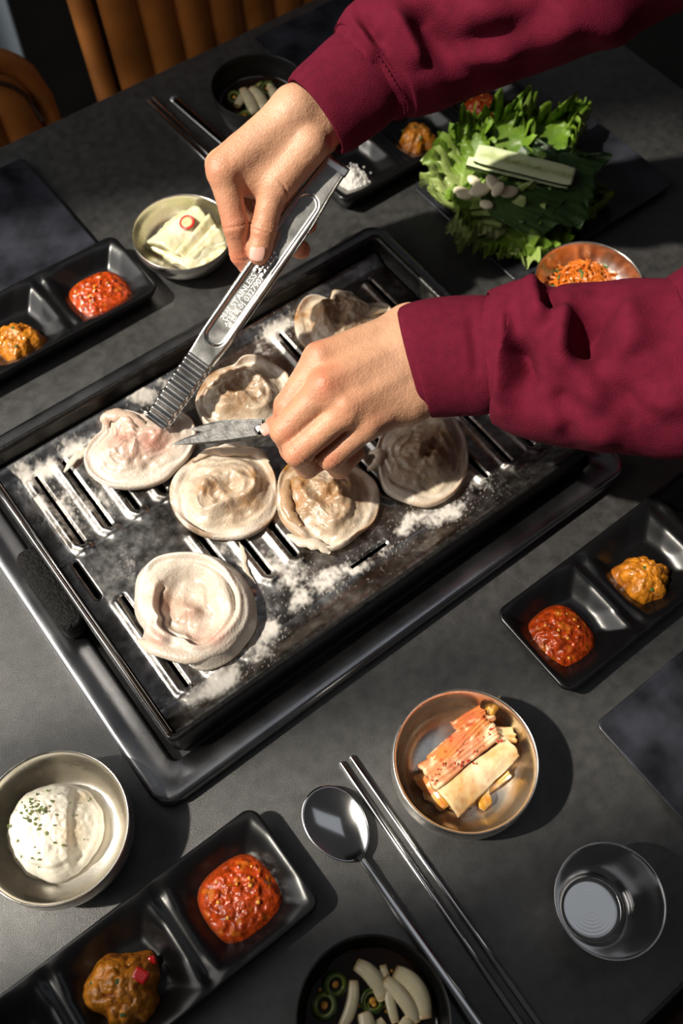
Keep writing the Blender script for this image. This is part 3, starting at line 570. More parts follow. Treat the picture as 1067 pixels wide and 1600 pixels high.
pickles(L_bb, B1, [([(556, 1506, .002), (575, 1518, .003), (592, 1540, .002), (600, 1562, 0)], .0055), ([(600, 1529, .003), (620, 1548, .004), (640, 1575, .004), (650, 1598, .002)], .0048), ([(616, 1518, .002), (640, 1532, .003), (657, 1556, .003), (664, 1592, .002)], .0062),
    ([(553, 1532, .001), (552, 1560, .002), (545, 1585, .001), (534, 1606, 0)], .0040), ([(598, 1508, .000), (604, 1535, .001), (612, 1575, .002), (618, 1598, .001)], .0034), ([(568, 1582, .002), (574, 1600, .003), (578, 1625, .002)], .0052), ([(640, 1592, .003), (628, 1615, .004), (616, 1640, .002)], .0050), ([(600, 1595, .001), (585, 1610, .001), (560, 1630, .001)], .004)],
    [(582, 1564, .0078, .25, .2), (524, 1538, .0080, .5, -.1), (507, 1571, .0085, -.3, .3), (585, 1570, .0055, .5, .3)], 1, [(612, 1517), (630, 1515), (652, 1542), (659, 1549), (667, 1566), (600, 1572), (604, 1580), (561, 1571), (500, 1546), (590, 1560)],
    ['broad onion strip reaching to the far rim', 'straight white onion strip second from the right', 'widest onion strip curving along the right', 'thin curved onion strip left of the jalapeno', 'brown-stained thin onion strip in the middle', 'short onion strip just below the jalapeno', 'lowest onion strip on the right', 'lowest onion strip in the middle'],
    ['bright jalapeno ring lying among the onion strips', 'dark jalapeno ring farther back on the left', 'dark jalapeno ring nearest the left rim', 'small jalapeno ring resting on the bright one'])
B2 = 'the black bowl behind the wrist'
pickles(L_tb, B2, [([(380, 140, .002), (389, 155, .004), (396, 170, .004), (400, 178, .002)], .0062), ([(394, 138, .002), (405, 150, .004), (412, 164, .004), (416, 174, .002)], .0062), ([(370, 166, .001), (376, 156, .002), (384, 145, .001)], .0050), ([(424, 138, .002), (430, 148, .003), (434, 158, .002)], .0055), ([(420, 128, 0), (425, 145, .001), (428, 160, .001)], .004)],
    [(418, 136, .0078, .4, .2), (366, 150, .0075, .3, -.2), (382, 178, .0075, -.2, .2), (404, 132, .006, .2, .5)], 2, [(416, 125), (440, 150), (430, 162)],
    ['left one of the two plump onion strips', 'right one of the two plump onion strips', 'leftmost short onion strip', 'onion strip nearest the wrist', 'thin half-hidden onion strip'], ['jalapeno ring at the far side', 'jalapeno ring at the left rim', 'jalapeno ring at the near side', 'small jalapeno ring between the onions'])

# ------------------------------------------------------------------ mashed potato
M_pot = mat('mashed_potato', (.86, .81, .69), .55, sss=.25, var=.06, vs=120, bump=.35, bs=420, attr=(('warm', (.66, .45, .20)),))
rs = np.random.RandomState(4); t = np.linspace(0, 6.2832, 46, endpoint=False)
pc = P(79, 1292, .03)
def pot_h(rho, th, x, y):
    p3 = xyz(x, y, .3); h = .030 * np.sqrt(np.clip(1 - (rho * .985) ** 2.6, 0, 1)) * (1 - .15 * x / .033)
    step = sst(.012, .016, x + .15 * y) * .0045
    led = .0035 * sst(.74, .80, rho) * sst(-.2, -.6, np.sin(th + .3))
    return .0015 + h - step * sst(1, .8, rho) - led + .0011 * fbm(p3, 150, 4) * sst(1.0, .6, rho) + .0008 * fbm(p3, 420, 9, 3)
O = np.stack([np.cos(t), np.sin(t)], -1) * (.0335 * (1 + .02 * np.sin(3 * t) + .018 * rs.randn(46)))[:, None]
V, Fc, (RH, TH, x, y) = blob(O, pot_h, 50, 140, True, 0)
wm = np.exp(-((x - .016) / .006) ** 2 - ((y + .004) / .012) ** 2) * .55 + np.exp(-((x - .017) / .005) ** 2 - ((y - .022) / .005) ** 2) * .5
po = thing('mashed_potato', 'scoop of white mashed potato sprinkled with green herbs', 'potato', (pc[0], pc[1], .0078))
mk('scoop', V, Fc, M_pot, po, attrs={'warm': pad(0, wm, 140)})
M_dry = mat('dried_parsley', (.10, .13, .03), .7, var=.6, vs=300)
hv = []
for k in range(74):
    if k < 42: hx, hy = -.013 + .006 * rs.randn(), .010 + .0055 * rs.randn()
    else: a = rs.rand() * 6.28; q = .033 * math.sqrt(rs.rand()); hx, hy = q * math.cos(a), q * math.sin(a)
    rho = min(1., math.hypot(hx, hy) / .0335); 
    hz = float(pot_h(np.array([[rho]]), np.array([[math.atan2(hy, hx)]]), np.array([[hx]]), np.array([[hy]]))[0, 0])
    s = .0007 + .0012 * rs.rand() * (1 if k % 3 else 1.6); a = rs.rand() * 6.28; ca, sa = math.cos(a), math.sin(a)
    q = np.array([(-s, 0, 0), (0, -s * .5, .0005), (s, 0, 0), (0, s * .5, .0005), (0, 0, -.0004)]); q[:, :2] = q[:, :2] @ np.array([[ca, sa], [-sa, ca]])
    hv.append((q + [hx, hy, hz + .0005], [(0, 1, 3), (1, 2, 3), (0, 4, 1), (1, 4, 2), (2, 4, 3), (3, 4, 0)]))
tag(mk('herb_flakes', *merge(*hv), M_dry, po, smooth=False), kind='stuff')

# ------------------------------------------------------------------ kimchi
M_kim = mat('kimchi_leaf', (.86, .72, .47), .24, sss=.25, coat=.5, var=.12, vs=60, bump=.3, bs=240, attr=(('chili', (.60, .095, .012)), ('gold', (.66, .33, .04)), ('deep', (.42, .025, .008))))
M_wkim = mat('white_kimchi_leaf', (.86, .80, .60), .24, sss=.3, coat=.4, var=.10, vs=70, bump=.25, bs=220, attr=(('chili', (.62, .55, .26)), ('gold', (.50, .52, .16)), ('deep', (.55, .48, .25))))
def slab(parent, name, m, corners, h, seed, ribs=0, rib_h=.0012, red=0., gold=0., arch=.002, thick=.003, curl=0., fray=.0, nx=44, ny=22, org=(0, 0, 0)):
    """a folded leaf: quad of photo corners (a b c d, with heights) -> wavy, ribbed sheet with thickness"""
    q = [P(x, y, z) - org for x, y, z in corners]; rs = np.random.RandomState(seed)
    s, t = np.meshgrid(np.linspace(0, 1, nx), np.linspace(0, 1, ny), indexing='ij')
    B = ((1 - s) * (1 - t))[..., None] * q[0] + (s * (1 - t))[..., None] * q[1] + (s * t)[..., None] * q[2] + ((1 - s) * t)[..., None] * q[3]
    n1 = fbm(B + seed, 70, seed); n2 = fbm(B + seed, 200, seed + 3)
    lo = (q[1] - q[0]) / np.linalg.norm(q[1] - q[0]); wd = (q[3] - q[0]) / np.linalg.norm(q[3] - q[0])
    B = B + lo * (fray * ((s - .5) * 2) ** 5 * (.4 + n2))[..., None] + wd * (.0012 * n1)[..., None]
    z = arch * np.sin(np.pi * t) + .0012 * n1 + .0005 * n2
    if ribs: z = z + rib_h * np.abs(np.sin(ribs * np.pi * (t + .05 * np.sin(3 * s + seed) + .04 * n1)))
    z = z - curl * (2 * s - 1) ** 4
    top = B.copy(); top[..., 2] += z; bot = B.copy(); bot[..., 2] += z - thick
    V = np.vstack([top.reshape(-1, 3), bot.reshape(-1, 3)]); F1 = gridfaces(nx, ny); N0 = nx * ny
    nrm = np.cross(q[1] - q[0], q[3] - q[0])[2] > 0
    Fc = (F1 if nrm else F1[:, ::-1]).tolist() + ((F1[:, ::-1] if nrm else F1) + N0).tolist()
    ring = [i * ny for i in range(nx)] + [(nx - 1) * ny + j for j in range(1, ny)] + [i * ny + ny - 1 for i in range(nx - 2, -1, -1)] + [j for j in range(ny - 2, 0, -1)]
    for a, b in zip(ring, ring[1:] + ring[:1]): Fc.append([a, a + N0, b + N0, b] if nrm else [b, b + N0, a + N0, a])
    p2 = fbm(B + seed * 2, 120, seed + 7); p4 = fbm(B + seed * 3, 260, seed + 17)
    ch = np.clip(red * sst(-.42, .30, p2 + .5 * p4 + (red - .5) * .9), 0, 1); dp = red * sst(.35, .6, p4 + .3 * p2); gd = np.clip(gold + gold * p2, 0, 1) * sst(.2, .9, np.abs(2 * s - 1) + gold * .6)
    f = lambda a: np.r_[a.reshape(-1), a.reshape(-1)]
    return mk(name, V, Fc, m, parent, attrs={'chili': f(ch), 'gold': f(gd), 'deep': f(dp * .8)})
kc = P(730, 1192, .03); kc[2] = .0085
ko = thing('kimchi', 'folded stack of red napa cabbage kimchi in the steel bowl', 'kimchi', kc)
k_ = dict(org=kc)
slab(ko, 'leaf', M_kim, [(668, 1250, .014), (716, 1268, .012), (800, 1190, .014), (742, 1130, .015)], .02, 1, 4, .0014, .75, .5, thick=.005, fray=.006, **k_)
slab(ko, 'leaf', M_kim, [(655, 1228, .018), (690, 1262, .017), (795, 1175, .019), (765, 1130, .020)], .02, 2, 3, .0010, .8, .3, thick=.005, fray=.005, **k_)
slab(ko, 'stem', M_kim, [(680, 1230, .025), (790, 1154, .029), (811, 1181, .023), (717, 1276, .020)], .02, 3, 1, .0006, .30, .45, arch=.0045, thick=.007, fray=.001, **k_)
slab(ko, 'leaf', M_kim, [(653, 1192, .024), (762, 1128, .029), (779, 1155, .031), (684, 1233, .027)], .02, 4, 6, .0018, .72, .15, arch=.0045, thick=.009, fray=.003, **k_)
slab(ko, 'leaf', M_kim, [(672, 1178, .024), (738, 1118, .030), (766, 1132, .034), (700, 1200, .031)], .02, 5, 5, .0018, .85, .3, arch=.003, thick=.008, fray=.004, **k_)
slab(ko, 'leaf', M_kim, [(708, 1126, .026), (744, 1104, .027), (768, 1128, .031), (722, 1150, .031)], .02, 6, 4, .0020, .9, .2, arch=.004, thick=.006, fray=.006, **k_)
slab(ko, 'leaf_tip', M_kim, [(757, 1108, .024), (775, 1091, .025), (783, 1104, .025), (770, 1122, .027)], .02, 7, 2, .0012, .1, 1., arch=.003, thick=.004, fray=.004, nx=20, ny=12, **k_)
slab(ko, 'leaf', M_kim, [(762, 1134, .028), (796, 1136, .026), (802, 1160, .024), (772, 1160, .030)], .02, 8, 3, .0015, .6, .7, arch=.002, thick=.005, fray=.006, nx=26, ny=16, **k_)
slab(ko, 'leaf', M_kim, [(648, 1212, .016), (662, 1206, .018), (702, 1258, .018), (690, 1266, .015)], .02, 9, 2, .0012, .6, .9, arch=.002, thick=.004, fray=.005, nx=26, ny=12, **k_)
slab(ko, 'leaf_tip', M_kim, [(744, 1240, .016), (758, 1226, .018), (764, 1258, .012), (756, 1266, .012)], .02, 10, 2, .001, .4, .9, arch=.001, thick=.003, fray=.003, nx=18, ny=10, **k_)
slab(ko, 'leaf', M_kim, [(746, 1246, .016), (790, 1206, .018), (796, 1216, .014), (760, 1244, .012)], .02, 11, 2, .001, .6, .8, arch=.001, thick=.004, fray=.004, nx=22, ny=10, **k_)
rs = np.random.RandomState(9)
M_flake = mat('chili_flake', (.40, .02, .008), .3, coat=.3)
fv = []
for k in range(22):
    a = rs.rand(); b = .2 + .75 * rs.rand(); px = 660 + a * 110 + b * 25; py = 1200 - a * 75 + b * 35
    z = .0355 if b < .6 else .0325; p = P(px, py, z) - kc; s = .0005 + .0009 * rs.rand(); q, f = box(-s, s, -s * .6, s * .6, -.0003, .0003, s * .3); an = rs.rand() * 3
    q[:, :2] = q[:, :2] @ np.array([[math.cos(an), math.sin(an)], [-math.sin(an), math.cos(an)]]); fv.append((q + p, f))
tag(mk('chili_flakes', *merge(*fv), M_flake, ko, smooth=False), kind='stuff')
wc = P(292, 372, .015); wc[2] = .0065
wo = thing('white_kimchi', 'folded pale white kimchi in the shallow steel dish', 'kimchi', wc); k_ = dict(org=wc)
slab(wo, 'leaf', M_wkim, [(228, 384, .012), (262, 402, .011), (330, 352, .012), (300, 320, .014)], .02, 31, 2, .001, .3, .5, thick=.004, fray=.004, **k_)
slab(wo, 'leaf', M_wkim, [(257, 402, .012), (300, 424, .012), (356, 392, .013), (330, 352, .014)], .02, 32, 4, .0016, .4, .3, thick=.006, fray=.003, arch=.003, **k_)
slab(wo, 'stem', M_wkim, [(231, 376, .019), (302, 321, .024), (322, 340, .024), (272, 393, .019)], .02, 33, 1, .0008, .1, .25, thick=.007, fray=.001, arch=.004, **k_)
slab(wo, 'stem', M_wkim, [(272, 394, .018), (322, 338, .024), (334, 350, .022), (290, 404, .017)], .02, 34, 1, .0012, .55, .2, thick=.006, fray=.002, arch=.005, **k_)
slab(wo, 'stem', M_wkim, [(287, 404, .017), (332, 352, .022), (348, 374, .019), (308, 408, .016)], .02, 35, 2, .0012, .4, .15, thick=.006, fray=.002, arch=.005, **k_)
slab(wo, 'stem', M_wkim, [(268, 408, .014), (310, 400, .017), (350, 378, .017), (300, 424, .013)], .02, 36, 2, .0008, .2, .15, thick=.005, fray=.002, arch=.004, **k_)
p = P(292, 346, .0295); cs = thing('chili_slice', 'thin red chili ring lying on the white kimchi', 'chili', (p[0], p[1], .0285)); cs.rotation_euler = (R_(14), R_(-10), 0)
mk('rind', *lathe([(.0058, -.0007), (.0074, -.0008), (.0078, 0), (.0074, .0008), (.0058, .0007), (.0058, -.0007)], 36), M_chili, cs)
mk('pith', *lathe([(.0003, .0003), (.0035, .0004), (.0058, .0004), (.0058, -.0004), (.0003, -.0004)], 36), mat('chili_pith', (.74, .50, .26), .35, var=.3, vs=400), cs)
# shredded radish
M_rad = mat('seasoned_radish', (.56, .14, .012), .28, coat=.35, var=.35, vs=90)
rc = P(918, 432, .02); rc[2] = .0058
ro = thing('shredded_radish', 'pile of orange seasoned shredded radish by the lettuce', 'radish', rc)
V, Fc, _ = blob(squircle(.0265, e=2, asp=1.15), lambda rho, th, x, y: .001 + .015 * (1 - rho ** 2) + .003 * fbm(xyz(x, y), 150, 3), 20, 60)
mk('mound', V, Fc, M_rad, ro)
rs = np.random.RandomState(12); sv = []; gv = []
for k in range(150):
    a, q = rs.rand() * 6.28, .027 * math.sqrt(rs.rand()); x0, y0 = q * math.cos(a) * 1.12, q * math.sin(a); z0 = .002 + .0155 * (1 - (q / .0275) ** 2); d = rs.rand() * 6.28; l = .004 + .005 * rs.rand()
    pa = np.array([(x0 - l * math.cos(d), y0 - l * math.sin(d), z0 - .001), (x0, y0, z0 + .0015 + .001 * rs.rand()), (x0 + l * math.cos(d + .6), y0 + l * math.sin(d + .6), z0 - .001 * rs.rand())])
    (gv if k % 14 == 0 else sv).append(tube(bez(*pa, n=6), .0009 + .0006 * rs.rand(), 6))
tag(mk('shreds', *merge(*sv), M_rad, ro), kind='stuff')
tag(mk('scallion_bits', *merge(*gv), M_herb, ro), kind='stuff')

# ------------------------------------------------------------------ chopsticks and spoons
def chopstick(a, b, label, group, r0=.0026, r1=.0020):
    a, b = np.array(a), np.array(b); d = b - a; L = np.linalg.norm(d); rz = math.atan2(d[1], d[0])
    V, Fc = tube([(0, 0, 0), (.0008, 0, 0), (L * .5, 0, 0), (L - .001, 0, 0), (L, 0, 0)], [r0 * .7, r0, (r0 + r1) / 2, r1, r1 * .6], 12, .72)
    return tag(mk('chopstick', V, Fc, M_steelp, loc=(a[0], a[1], r0 * .74), rz=rz), label, 'chopstick', group)
e0, e1 = P(536, 1189, .002), P(826, 1612, .002); d = (e1 - e0) / np.linalg.norm(e1 - e0); s = np.array([-d[1], d[0], 0])
chopstick(e0 - s * .0018, e0 - s * .0015 + d * .232, 'left-hand steel chopstick of the pair beside the spoon', 'front chopsticks')
e2 = P(545, 1184, .002); chopstick(e2 + s * .0020, e2 + s * .0035 + d * .232, 'right-hand steel chopstick of the pair, nearer the kimchi bowl', 'front chopsticks')
e0, e1 = P(231, 157, .002), P(328, 255, .002); d = (e1 - e0) / np.linalg.norm(e1 - e0); s = np.array([-d[1], d[0], 0])
chopstick(e0, e0 + d * .228, 'outer steel chopstick lying behind the tongs hand', 'far chopsticks')
chopstick(e0 + s * .0068, e0 + s * .0068 + d * .228, 'inner steel chopstick lying behind the tongs hand', 'far chopsticks')
def spoon(head, tail, label, L=.215):
    """head centre to tail direction; local x runs from bowl tip to handle end"""
    hx = .030; a, b = np.array(head), np.array(tail); d = (b - a) / np.linalg.norm(b - a); rz = math.atan2(d[1], d[0])
    o = thing('spoon', label, 'spoon', (a[0], a[1], 0), rz)
    nr, nt = 14, 56; V = []; 
    for side in (0, 1):
        for i in range(nr + 1):
            q = i / nr
            for k in range(nt):
                t = 2 * math.pi * k / nt; cx = math.cos(t); egg = 1 - .10 * cx
                x = .0295 * q * cx; y = .0215 * q * math.sin(t) * egg
                z = .0085 - .0055 * (1 - q * q) - (0 if side == 0 else .0009)
                V.append((x, y, z))
    F1 = gridfaces(nr + 1, nt, False, True); Fc = F1.tolist() + (F1[:, ::-1] + (nr + 1) * nt).tolist(); b0 = nr * nt; b1 = (2 * nr + 1) * nt
    Fc += [[b0 + k, b1 + k, b1 + (k + 1) % nt, b0 + (k + 1) % nt] for k in range(nt)]
    mk('bowl', V, Fc, M_steelp, o)
    pa = bez((.027, 0, .0078), (.036, 0, .0075), (.06, 0, .0055), (.12, 0, .0040), (L - .03, 0, .0030), n=40)
    n = len(pa); t = np.linspace(0, 1, n); rad = .0052 - .0026 * sst(0, .12, t) + .0022 * sst(.15, 1, t)
    mk('handle', *tube(pa, rad, 12, .36), M_steelp, o); return o
spoon(P(526, 1288, .007), P(745, 1600, .004), 'steel spoon beside the chopsticks in the foreground')
h0, t0 = P(270, 153, .003), P(351, 226, .003); dd = (t0 - h0) / np.linalg.norm(t0 - h0)
spoon(h0 + dd * .185, h0, 'steel spoon with its handle showing beside the far chopsticks', .2155)

# ------------------------------------------------------------------ lettuce plate
M_let = mat('lettuce', (.135, .24, .018), .42, var=.3, vs=45, sss=.0, bump=.4, bs=160, bdist=.0015, attr=(('pale', (.42, .46, .20)), ('dark', (.03, .085, .012))))
M_per = mat('perilla_leaf', (.022, .055, .011), .45, var=.3, vs=60, bump=.6, bs=220, bdist=.0015, attr=(('pale', (.10, .20, .05)), ('dark', (.02, .05, .012))))
def leaf(name, m, base, tip, width, label, seed, ruffle=.008, freq=9, lift=.01, cup=.01, z0=.011, group=None, pale=1., shape=.55, cat='lettuce', tilt=0., serr=0.):
    b, t = P(base[0], base[1], z0), P(tip[0], tip[1], z0 + lift); d = t - b; L = math.hypot(d[0], d[1]); rz = math.atan2(d[1], d[0]); rs = np.random.RandomState(seed)
    ns, nt = 90, 61; s, q = np.meshgrid(np.linspace(0, 1, ns), np.linspace(-1, 1, nt), indexing='ij')
    pr = (np.sin(np.pi * np.clip(s, 0, 1) ** shape * .93 + .12) ** .8); e = np.abs(q)
    ph = rs.rand(4) * 6.28
    edge = (1 + .10 * sst(.5, 1, e) * np.sin(freq * 3.1 * s + ph[0] + 2 * np.sign(q)) + (ruffle > .003) * .07 * sst(.7, 1, e) * np.sin(freq * 11 * s + ph[1]) + serr * sst(.8, 1, e) * np.sin(70 * s))
    y = q * width / 2 * pr * edge
    tipw = sst(.7, 1, s)
    x = L * (s + .04 * tipw * np.sin(freq * 2.2 * q + ph[1]) * (ruffle > .003)) - .18 * L * e ** 2 * sst(.5, 1, s)
    ru = ruffle * (sst(.35, 1, e) ** 1.3 * sst(0, .25, s) + sst(.72, 1, s) ** 1.2)
    z = lift * s ** 1.4 + cup * e ** 2 * pr + ru * (np.sin(freq * 5.6 * s + 2.2 * np.sign(q) + ph[2] + 1.5 * np.sin(5 * q)) + .65 * np.sin(freq * 12.5 * s + 11 * q + ph[3])) * .8
    p3 = xyz(x, y, seed); z = z + .0016 * fbm(p3, 60, seed) * (ruffle > .003) + .0012 * np.exp(-(q / .05) ** 2) * (1 - s) + tilt * y
    vein = np.abs(np.sin(np.pi * (s * 5.5 - 1.5 * e))) ; z = z - .0010 * (1 - sst(0, .25, vein)) * (1 - s * .5)
    y = y + ru * .45 * np.sin(freq * 5.1 * s + ph[1])
    z = np.maximum(z, .0004)
    top = np.stack([x, y, z], -1).reshape(-1, 3); bot = top - [0, 0, .0006]
    F1 = gridfaces(ns, nt); Fc = F1.tolist() + (F1[:, ::-1] + ns * nt).tolist()
    pl = np.clip(pale * (sst(.55, .05, s) * .8 + .45 * np.exp(-(q / (.06 + .1 * (1 - s))) ** 2) * (1 - s)) + .18 * (1 - sst(0, .15, vein)), 0, 1); dk = np.clip(.5 * fbm(p3, 40, seed + 3) + .15 - ru / .03, 0, 1) * (1 - pl)
    f = lambda a: np.r_[a.reshape(-1), a.reshape(-1)]
    return tag(mk(name, np.vstack([top, bot]), Fc, m, loc=(b[0], b[1], b[2]), rz=rz, attrs={'pale': f(pl), 'dark': f(dk)}), label, cat, group)
G_ = 'lettuce leaves on the flat plate'
leaf('lettuce_leaf', M_let, (735, 350), (958, 305), .125, 'lowest lettuce leaf, spreading right under the perilla', 1, .008, 8, .012, .008, .0085, G_)
leaf('lettuce_leaf', M_let, (712, 335), (862, 392), .085, 'frilly lettuce leaf pointing down toward the radish dish', 2, .007, 9, .010, .010, .010, G_, pale=.9)
leaf('lettuce_leaf', M_let, (722, 335), (918, 160), .12, 'long frilled lettuce leaf pointing to the upper right', 3, .011, 9, .030, .012, .013, G_, pale=.7)
leaf('lettuce_leaf', M_let, (716, 335), (826, 152), .10, 'bright frilled lettuce leaf reaching behind the cucumber', 4, .013, 9, .038, .014, .014, G_, pale=.7)
leaf('lettuce_leaf', M_let, (712, 330), (745, 178), .075, 'bright curly lettuce leaf by the far red sauce', 5, .010, 8, .032, .012, .014, G_, pale=.6)
leaf('lettuce_leaf', M_let, (800, 345), (696, 300), .085, 'pale whitish lettuce leaf end under the garlic', 6, .006, 6, .008, .007, .013, G_, pale=1.6)
leaf('perilla_leaf', M_per, (762, 330), (956, 242), .115, 'large dark green perilla leaf behind the cucumber', 7, .0018, 6, .020, .004, .031, None, pale=.6, shape=.8, cat='perilla', serr=.02)
leaf('perilla_leaf', M_per, (765, 335), (912, 300), .045, 'narrow dark green perilla leaf in front of the cucumber', 8, .0018, 6, .010, .003, .030, None, pale=.8, shape=.8, cat='perilla', serr=.02)
M_cskin = mat('cucumber_skin', (.05, .10, .02), .35, var=.4, vs=90)
M_cflesh = mat('cucumber_flesh', (.74, .82, .50), .28, sss=.2, coat=.3, var=.1, vs=80, attr=(('seed', (.33, .40, .10)),))
def cucumber(a, b, w, h, label, z):
    A_, B_ = P(*a, z), P(*b, z); d = B_ - A_; L = math.hypot(d[0], d[1]); rz = math.atan2(d[1], d[0]); o = thing('cucumber_stick', label, 'cucumber', (A_[0], A_[1], z), rz, 'cucumber sticks')
    ns, nt = 40, 13; s, q = np.meshgrid(np.linspace(0, 1, ns), np.linspace(-1, 1, nt), indexing='ij'); tp = (1 - .15 * (2 * s - 1) ** 6)
    x = L * s; y = q * w / 2 * tp; zz = h * (1 - .15 * q ** 2) - .0012 * np.exp(-((q + .05) / .3) ** 2) + .0006 * fbm(xyz(x, y), 300, 3)
    V = np.stack([x, y, zz], -1).reshape(-1, 3); low = np.stack([x, y * .75, -h * .25 + np.abs(q) ** 2.5 * h * .8], -1).reshape(-1, 3)
    F1 = gridfaces(ns, nt)
    sd = np.exp(-((q + .02) / .32) ** 2) * sst(.02, .1, s) * (.6 + .6 * np.clip(vnoise(xyz(x, y * .6), 420, 5), 0, 1))
    ends = []
    N0 = ns * nt
    for i in (0, ns - 1):
        for j in range(nt - 1): ends.append([i * nt + j, i * nt + j + 1, N0 + i * nt + j + 1, N0 + i * nt + j][::(1 if i == 0 else -1)])
    Fa = F1.tolist() + ends
    mk('flesh', np.vstack([V, low]), Fa, M_cflesh, o, attrs={'seed': np.r_[np.clip(sd, 0, 1).reshape(-1), np.zeros(N0)]})
    lw = low.reshape(ns, nt, 3) - [0, 0, .0004]; rim = V.reshape(ns, nt, 3)
    lw2 = np.concatenate([rim[:, :1] + [0, 0, -.002], lw, rim[:, -1:] + [0, 0, -.002]], 1)
    mk('skin', lw2.reshape(-1, 3), gridfaces(ns, nt + 2)[:, ::-1], M_cskin, o); return o
cucumber((742, 250), (893, 288), .027, .011, 'broad halved cucumber stick with a seedy core', .040)
cucumber((729, 260), (886, 298), .014, .009, 'narrow cucumber stick on the near side', .036)
M_gar = mat('garlic', (.92, .84, .60), .35, sss=.0, coat=.2, var=.06, vs=90)
for i, (px, py, a, l, wd, z, lb) in enumerate([(724, 302, -20, .0105, .0068, .0320, 'leftmost peeled garlic clove slice on the pale lettuce'), (750, 297, 18, .0110, .0070, .0385, 'broad garlic slice in the middle of the pile'), (771, 287, -60, .0110, .0066, .0425, 'garlic slice standing against the cucumber'),
        (778, 296, 60, .0090, .0055, .0430, 'garlic slice behind the middle one, tilted'), (795, 300, 25, .0105, .0065, .0375, 'rightmost garlic slice of the pile'), (760, 320, -30, .0072, .0052, .0330, 'small round garlic piece nearest the front'), (741, 283, -40, .0080, .0052, .0350, 'garlic slice half tucked under the pile')]):
    ns, nt = 12, 24; V = []
    for i2 in range(ns + 1):
        f = math.pi * i2 / ns
        for k in range(nt):
            t = 2 * math.pi * k / nt; V.append((l * math.sin(f) * math.cos(t) * (1 - .15 * math.sin(t)), wd * math.sin(f) * math.sin(t) + .12 * l * math.sin(f) ** 2 * math.cos(t) ** 2, .0030 * np.sign(math.cos(f)) * abs(math.cos(f)) ** .6))
    p = P(px, py, z); o = tag(mk('garlic_slice', V, flip(gridfaces(ns + 1, nt, False, True)), M_gar, loc=(p[0], p[1], z)), lb, 'garlic', 'garlic slices on the lettuce'); o.rotation_euler = (.15 * math.sin(i * 2.), .15 * math.cos(i * 3.), R_(a))

# ------------------------------------------------------------------ wooden bench under the near edge
bn = thing('wooden_bench', 'reddish brown wooden bench below the near table edge, bottom right corner', 'bench', T(.45, -.36, -.75), TA)
for k in range(3): mk('plank', *box(-.55, .55, -.17 + k * .115, -.06 + k * .115, .42, .45, .006), M_wood, bn, smooth=False)
for a in (-.48, .48):
    for b in (-.13, .13): mk('leg', *box(a - .025, a + .025, b - .025, b + .025, 0, .42, .004), M_wood, bn, smooth=False)
# ------------------------------------------------------------------ chairs behind the table
def chair(uc, nb, label, width=.46, top=.10, nch=9):
    """back panel faces the table (towards -n); origin on the floor under the seat"""
    o = thing('leather_chair', label, 'chair', T(uc, nb, -.75), TA, 'tan leather chairs')
    hw = width / 2; zt_ = .75 + top; zb_ = .36; rc = .075; cw = (width - .03) / nch
    def ztop(x): a = abs(x) - (hw - rc); return zt_ if a <= 0 else zt_ - rc + math.sqrt(max(0, rc * rc - a * a))
    for k in range(nch):
        x0 = -hw + .015 + k * cw; x1 = x0 + cw; V = []; nz_, nx_ = 26, 11
        for i in range(nz_):
            for j in range(nx_):
                f = j / (nx_ - 1); x = x0 + f * cw; zt2 = ztop(x) - .012; z = zb_ + (zt2 - zb_) * i / (nz_ - 1)
                bulge = .009 * math.sin(math.pi * f) ** .6; cur = -.30 * x * x; rec = .16 * (z - .45)
                endr = .012 * (max(0, (i - nz_ + 4) / 3)) ** 2
                V.append((x, -bulge + cur * -1 * .6 + rec + endr, z))
        mk('channel', V, flip(gridfaces(nz_, nx_)[:, ::-1]), M_leather, o)
    # shell behind and rolled edge
    xs = np.linspace(-hw, hw, 49); fr = []
    rim = [(-hw, .12 * (hw ** 2) * 1.5 + .16 * (zb_ - .45), zb_)] + [(x, .18 * x * x + .16 * (ztop(x) - .45), ztop(x)) for x in xs] + [(hw, .12 * (hw ** 2) * 1.5 + .16 * (zb_ - .45), zb_)]
    mk('rolled_edge', *tube(np.array(rim) + [0, .012, 0], .014, 12, nrm=(0, 1., 0)), M_leather, o)
    Vb = []
    for x in xs:
        for i in range(12): z = zb_ + (ztop(x) - zb_) * i / 11; Vb.append((x, .18 * x * x + .16 * (z - .45) + .022, z))
    for x in xs:
        for i in range(12): z = zb_ + (ztop(x) - zb_) * i / 11; Vb.append((x, .18 * x * x + .16 * (z - .45) + .006, z))
    g = gridfaces(49, 12); mk('back_shell', Vb, g.tolist() + (g[:, ::-1] + 588).tolist(), M_leatherd, o)
    mk('piping', *tube(np.array(rim)[1:-1] * [.94, 1, 1] + [0, -.006, -.013], .003, 8, nrm=(0, 1., 0)), M_leatherd, o)
    mk('seat', *box(-hw + .01, hw - .01, -.43, .0, .36, .46, .03), M_leather, o)
    for a, b in ((-hw + .04, -.38), (hw - .04, -.38), (-hw + .04, -.03), (hw - .04, -.03)): mk('leg', *tube([(a, b, 0), (a, b, .36)], .014, 10), M_blacklegs, o)
    return o
chair(.648, .93, 'tan leather chair with channelled back at the top, behind the black bowl', .48, .13, 10)
chair(.105, .955, 'tan leather chair cut off by the left edge of the picture', .46, -.012, 9)
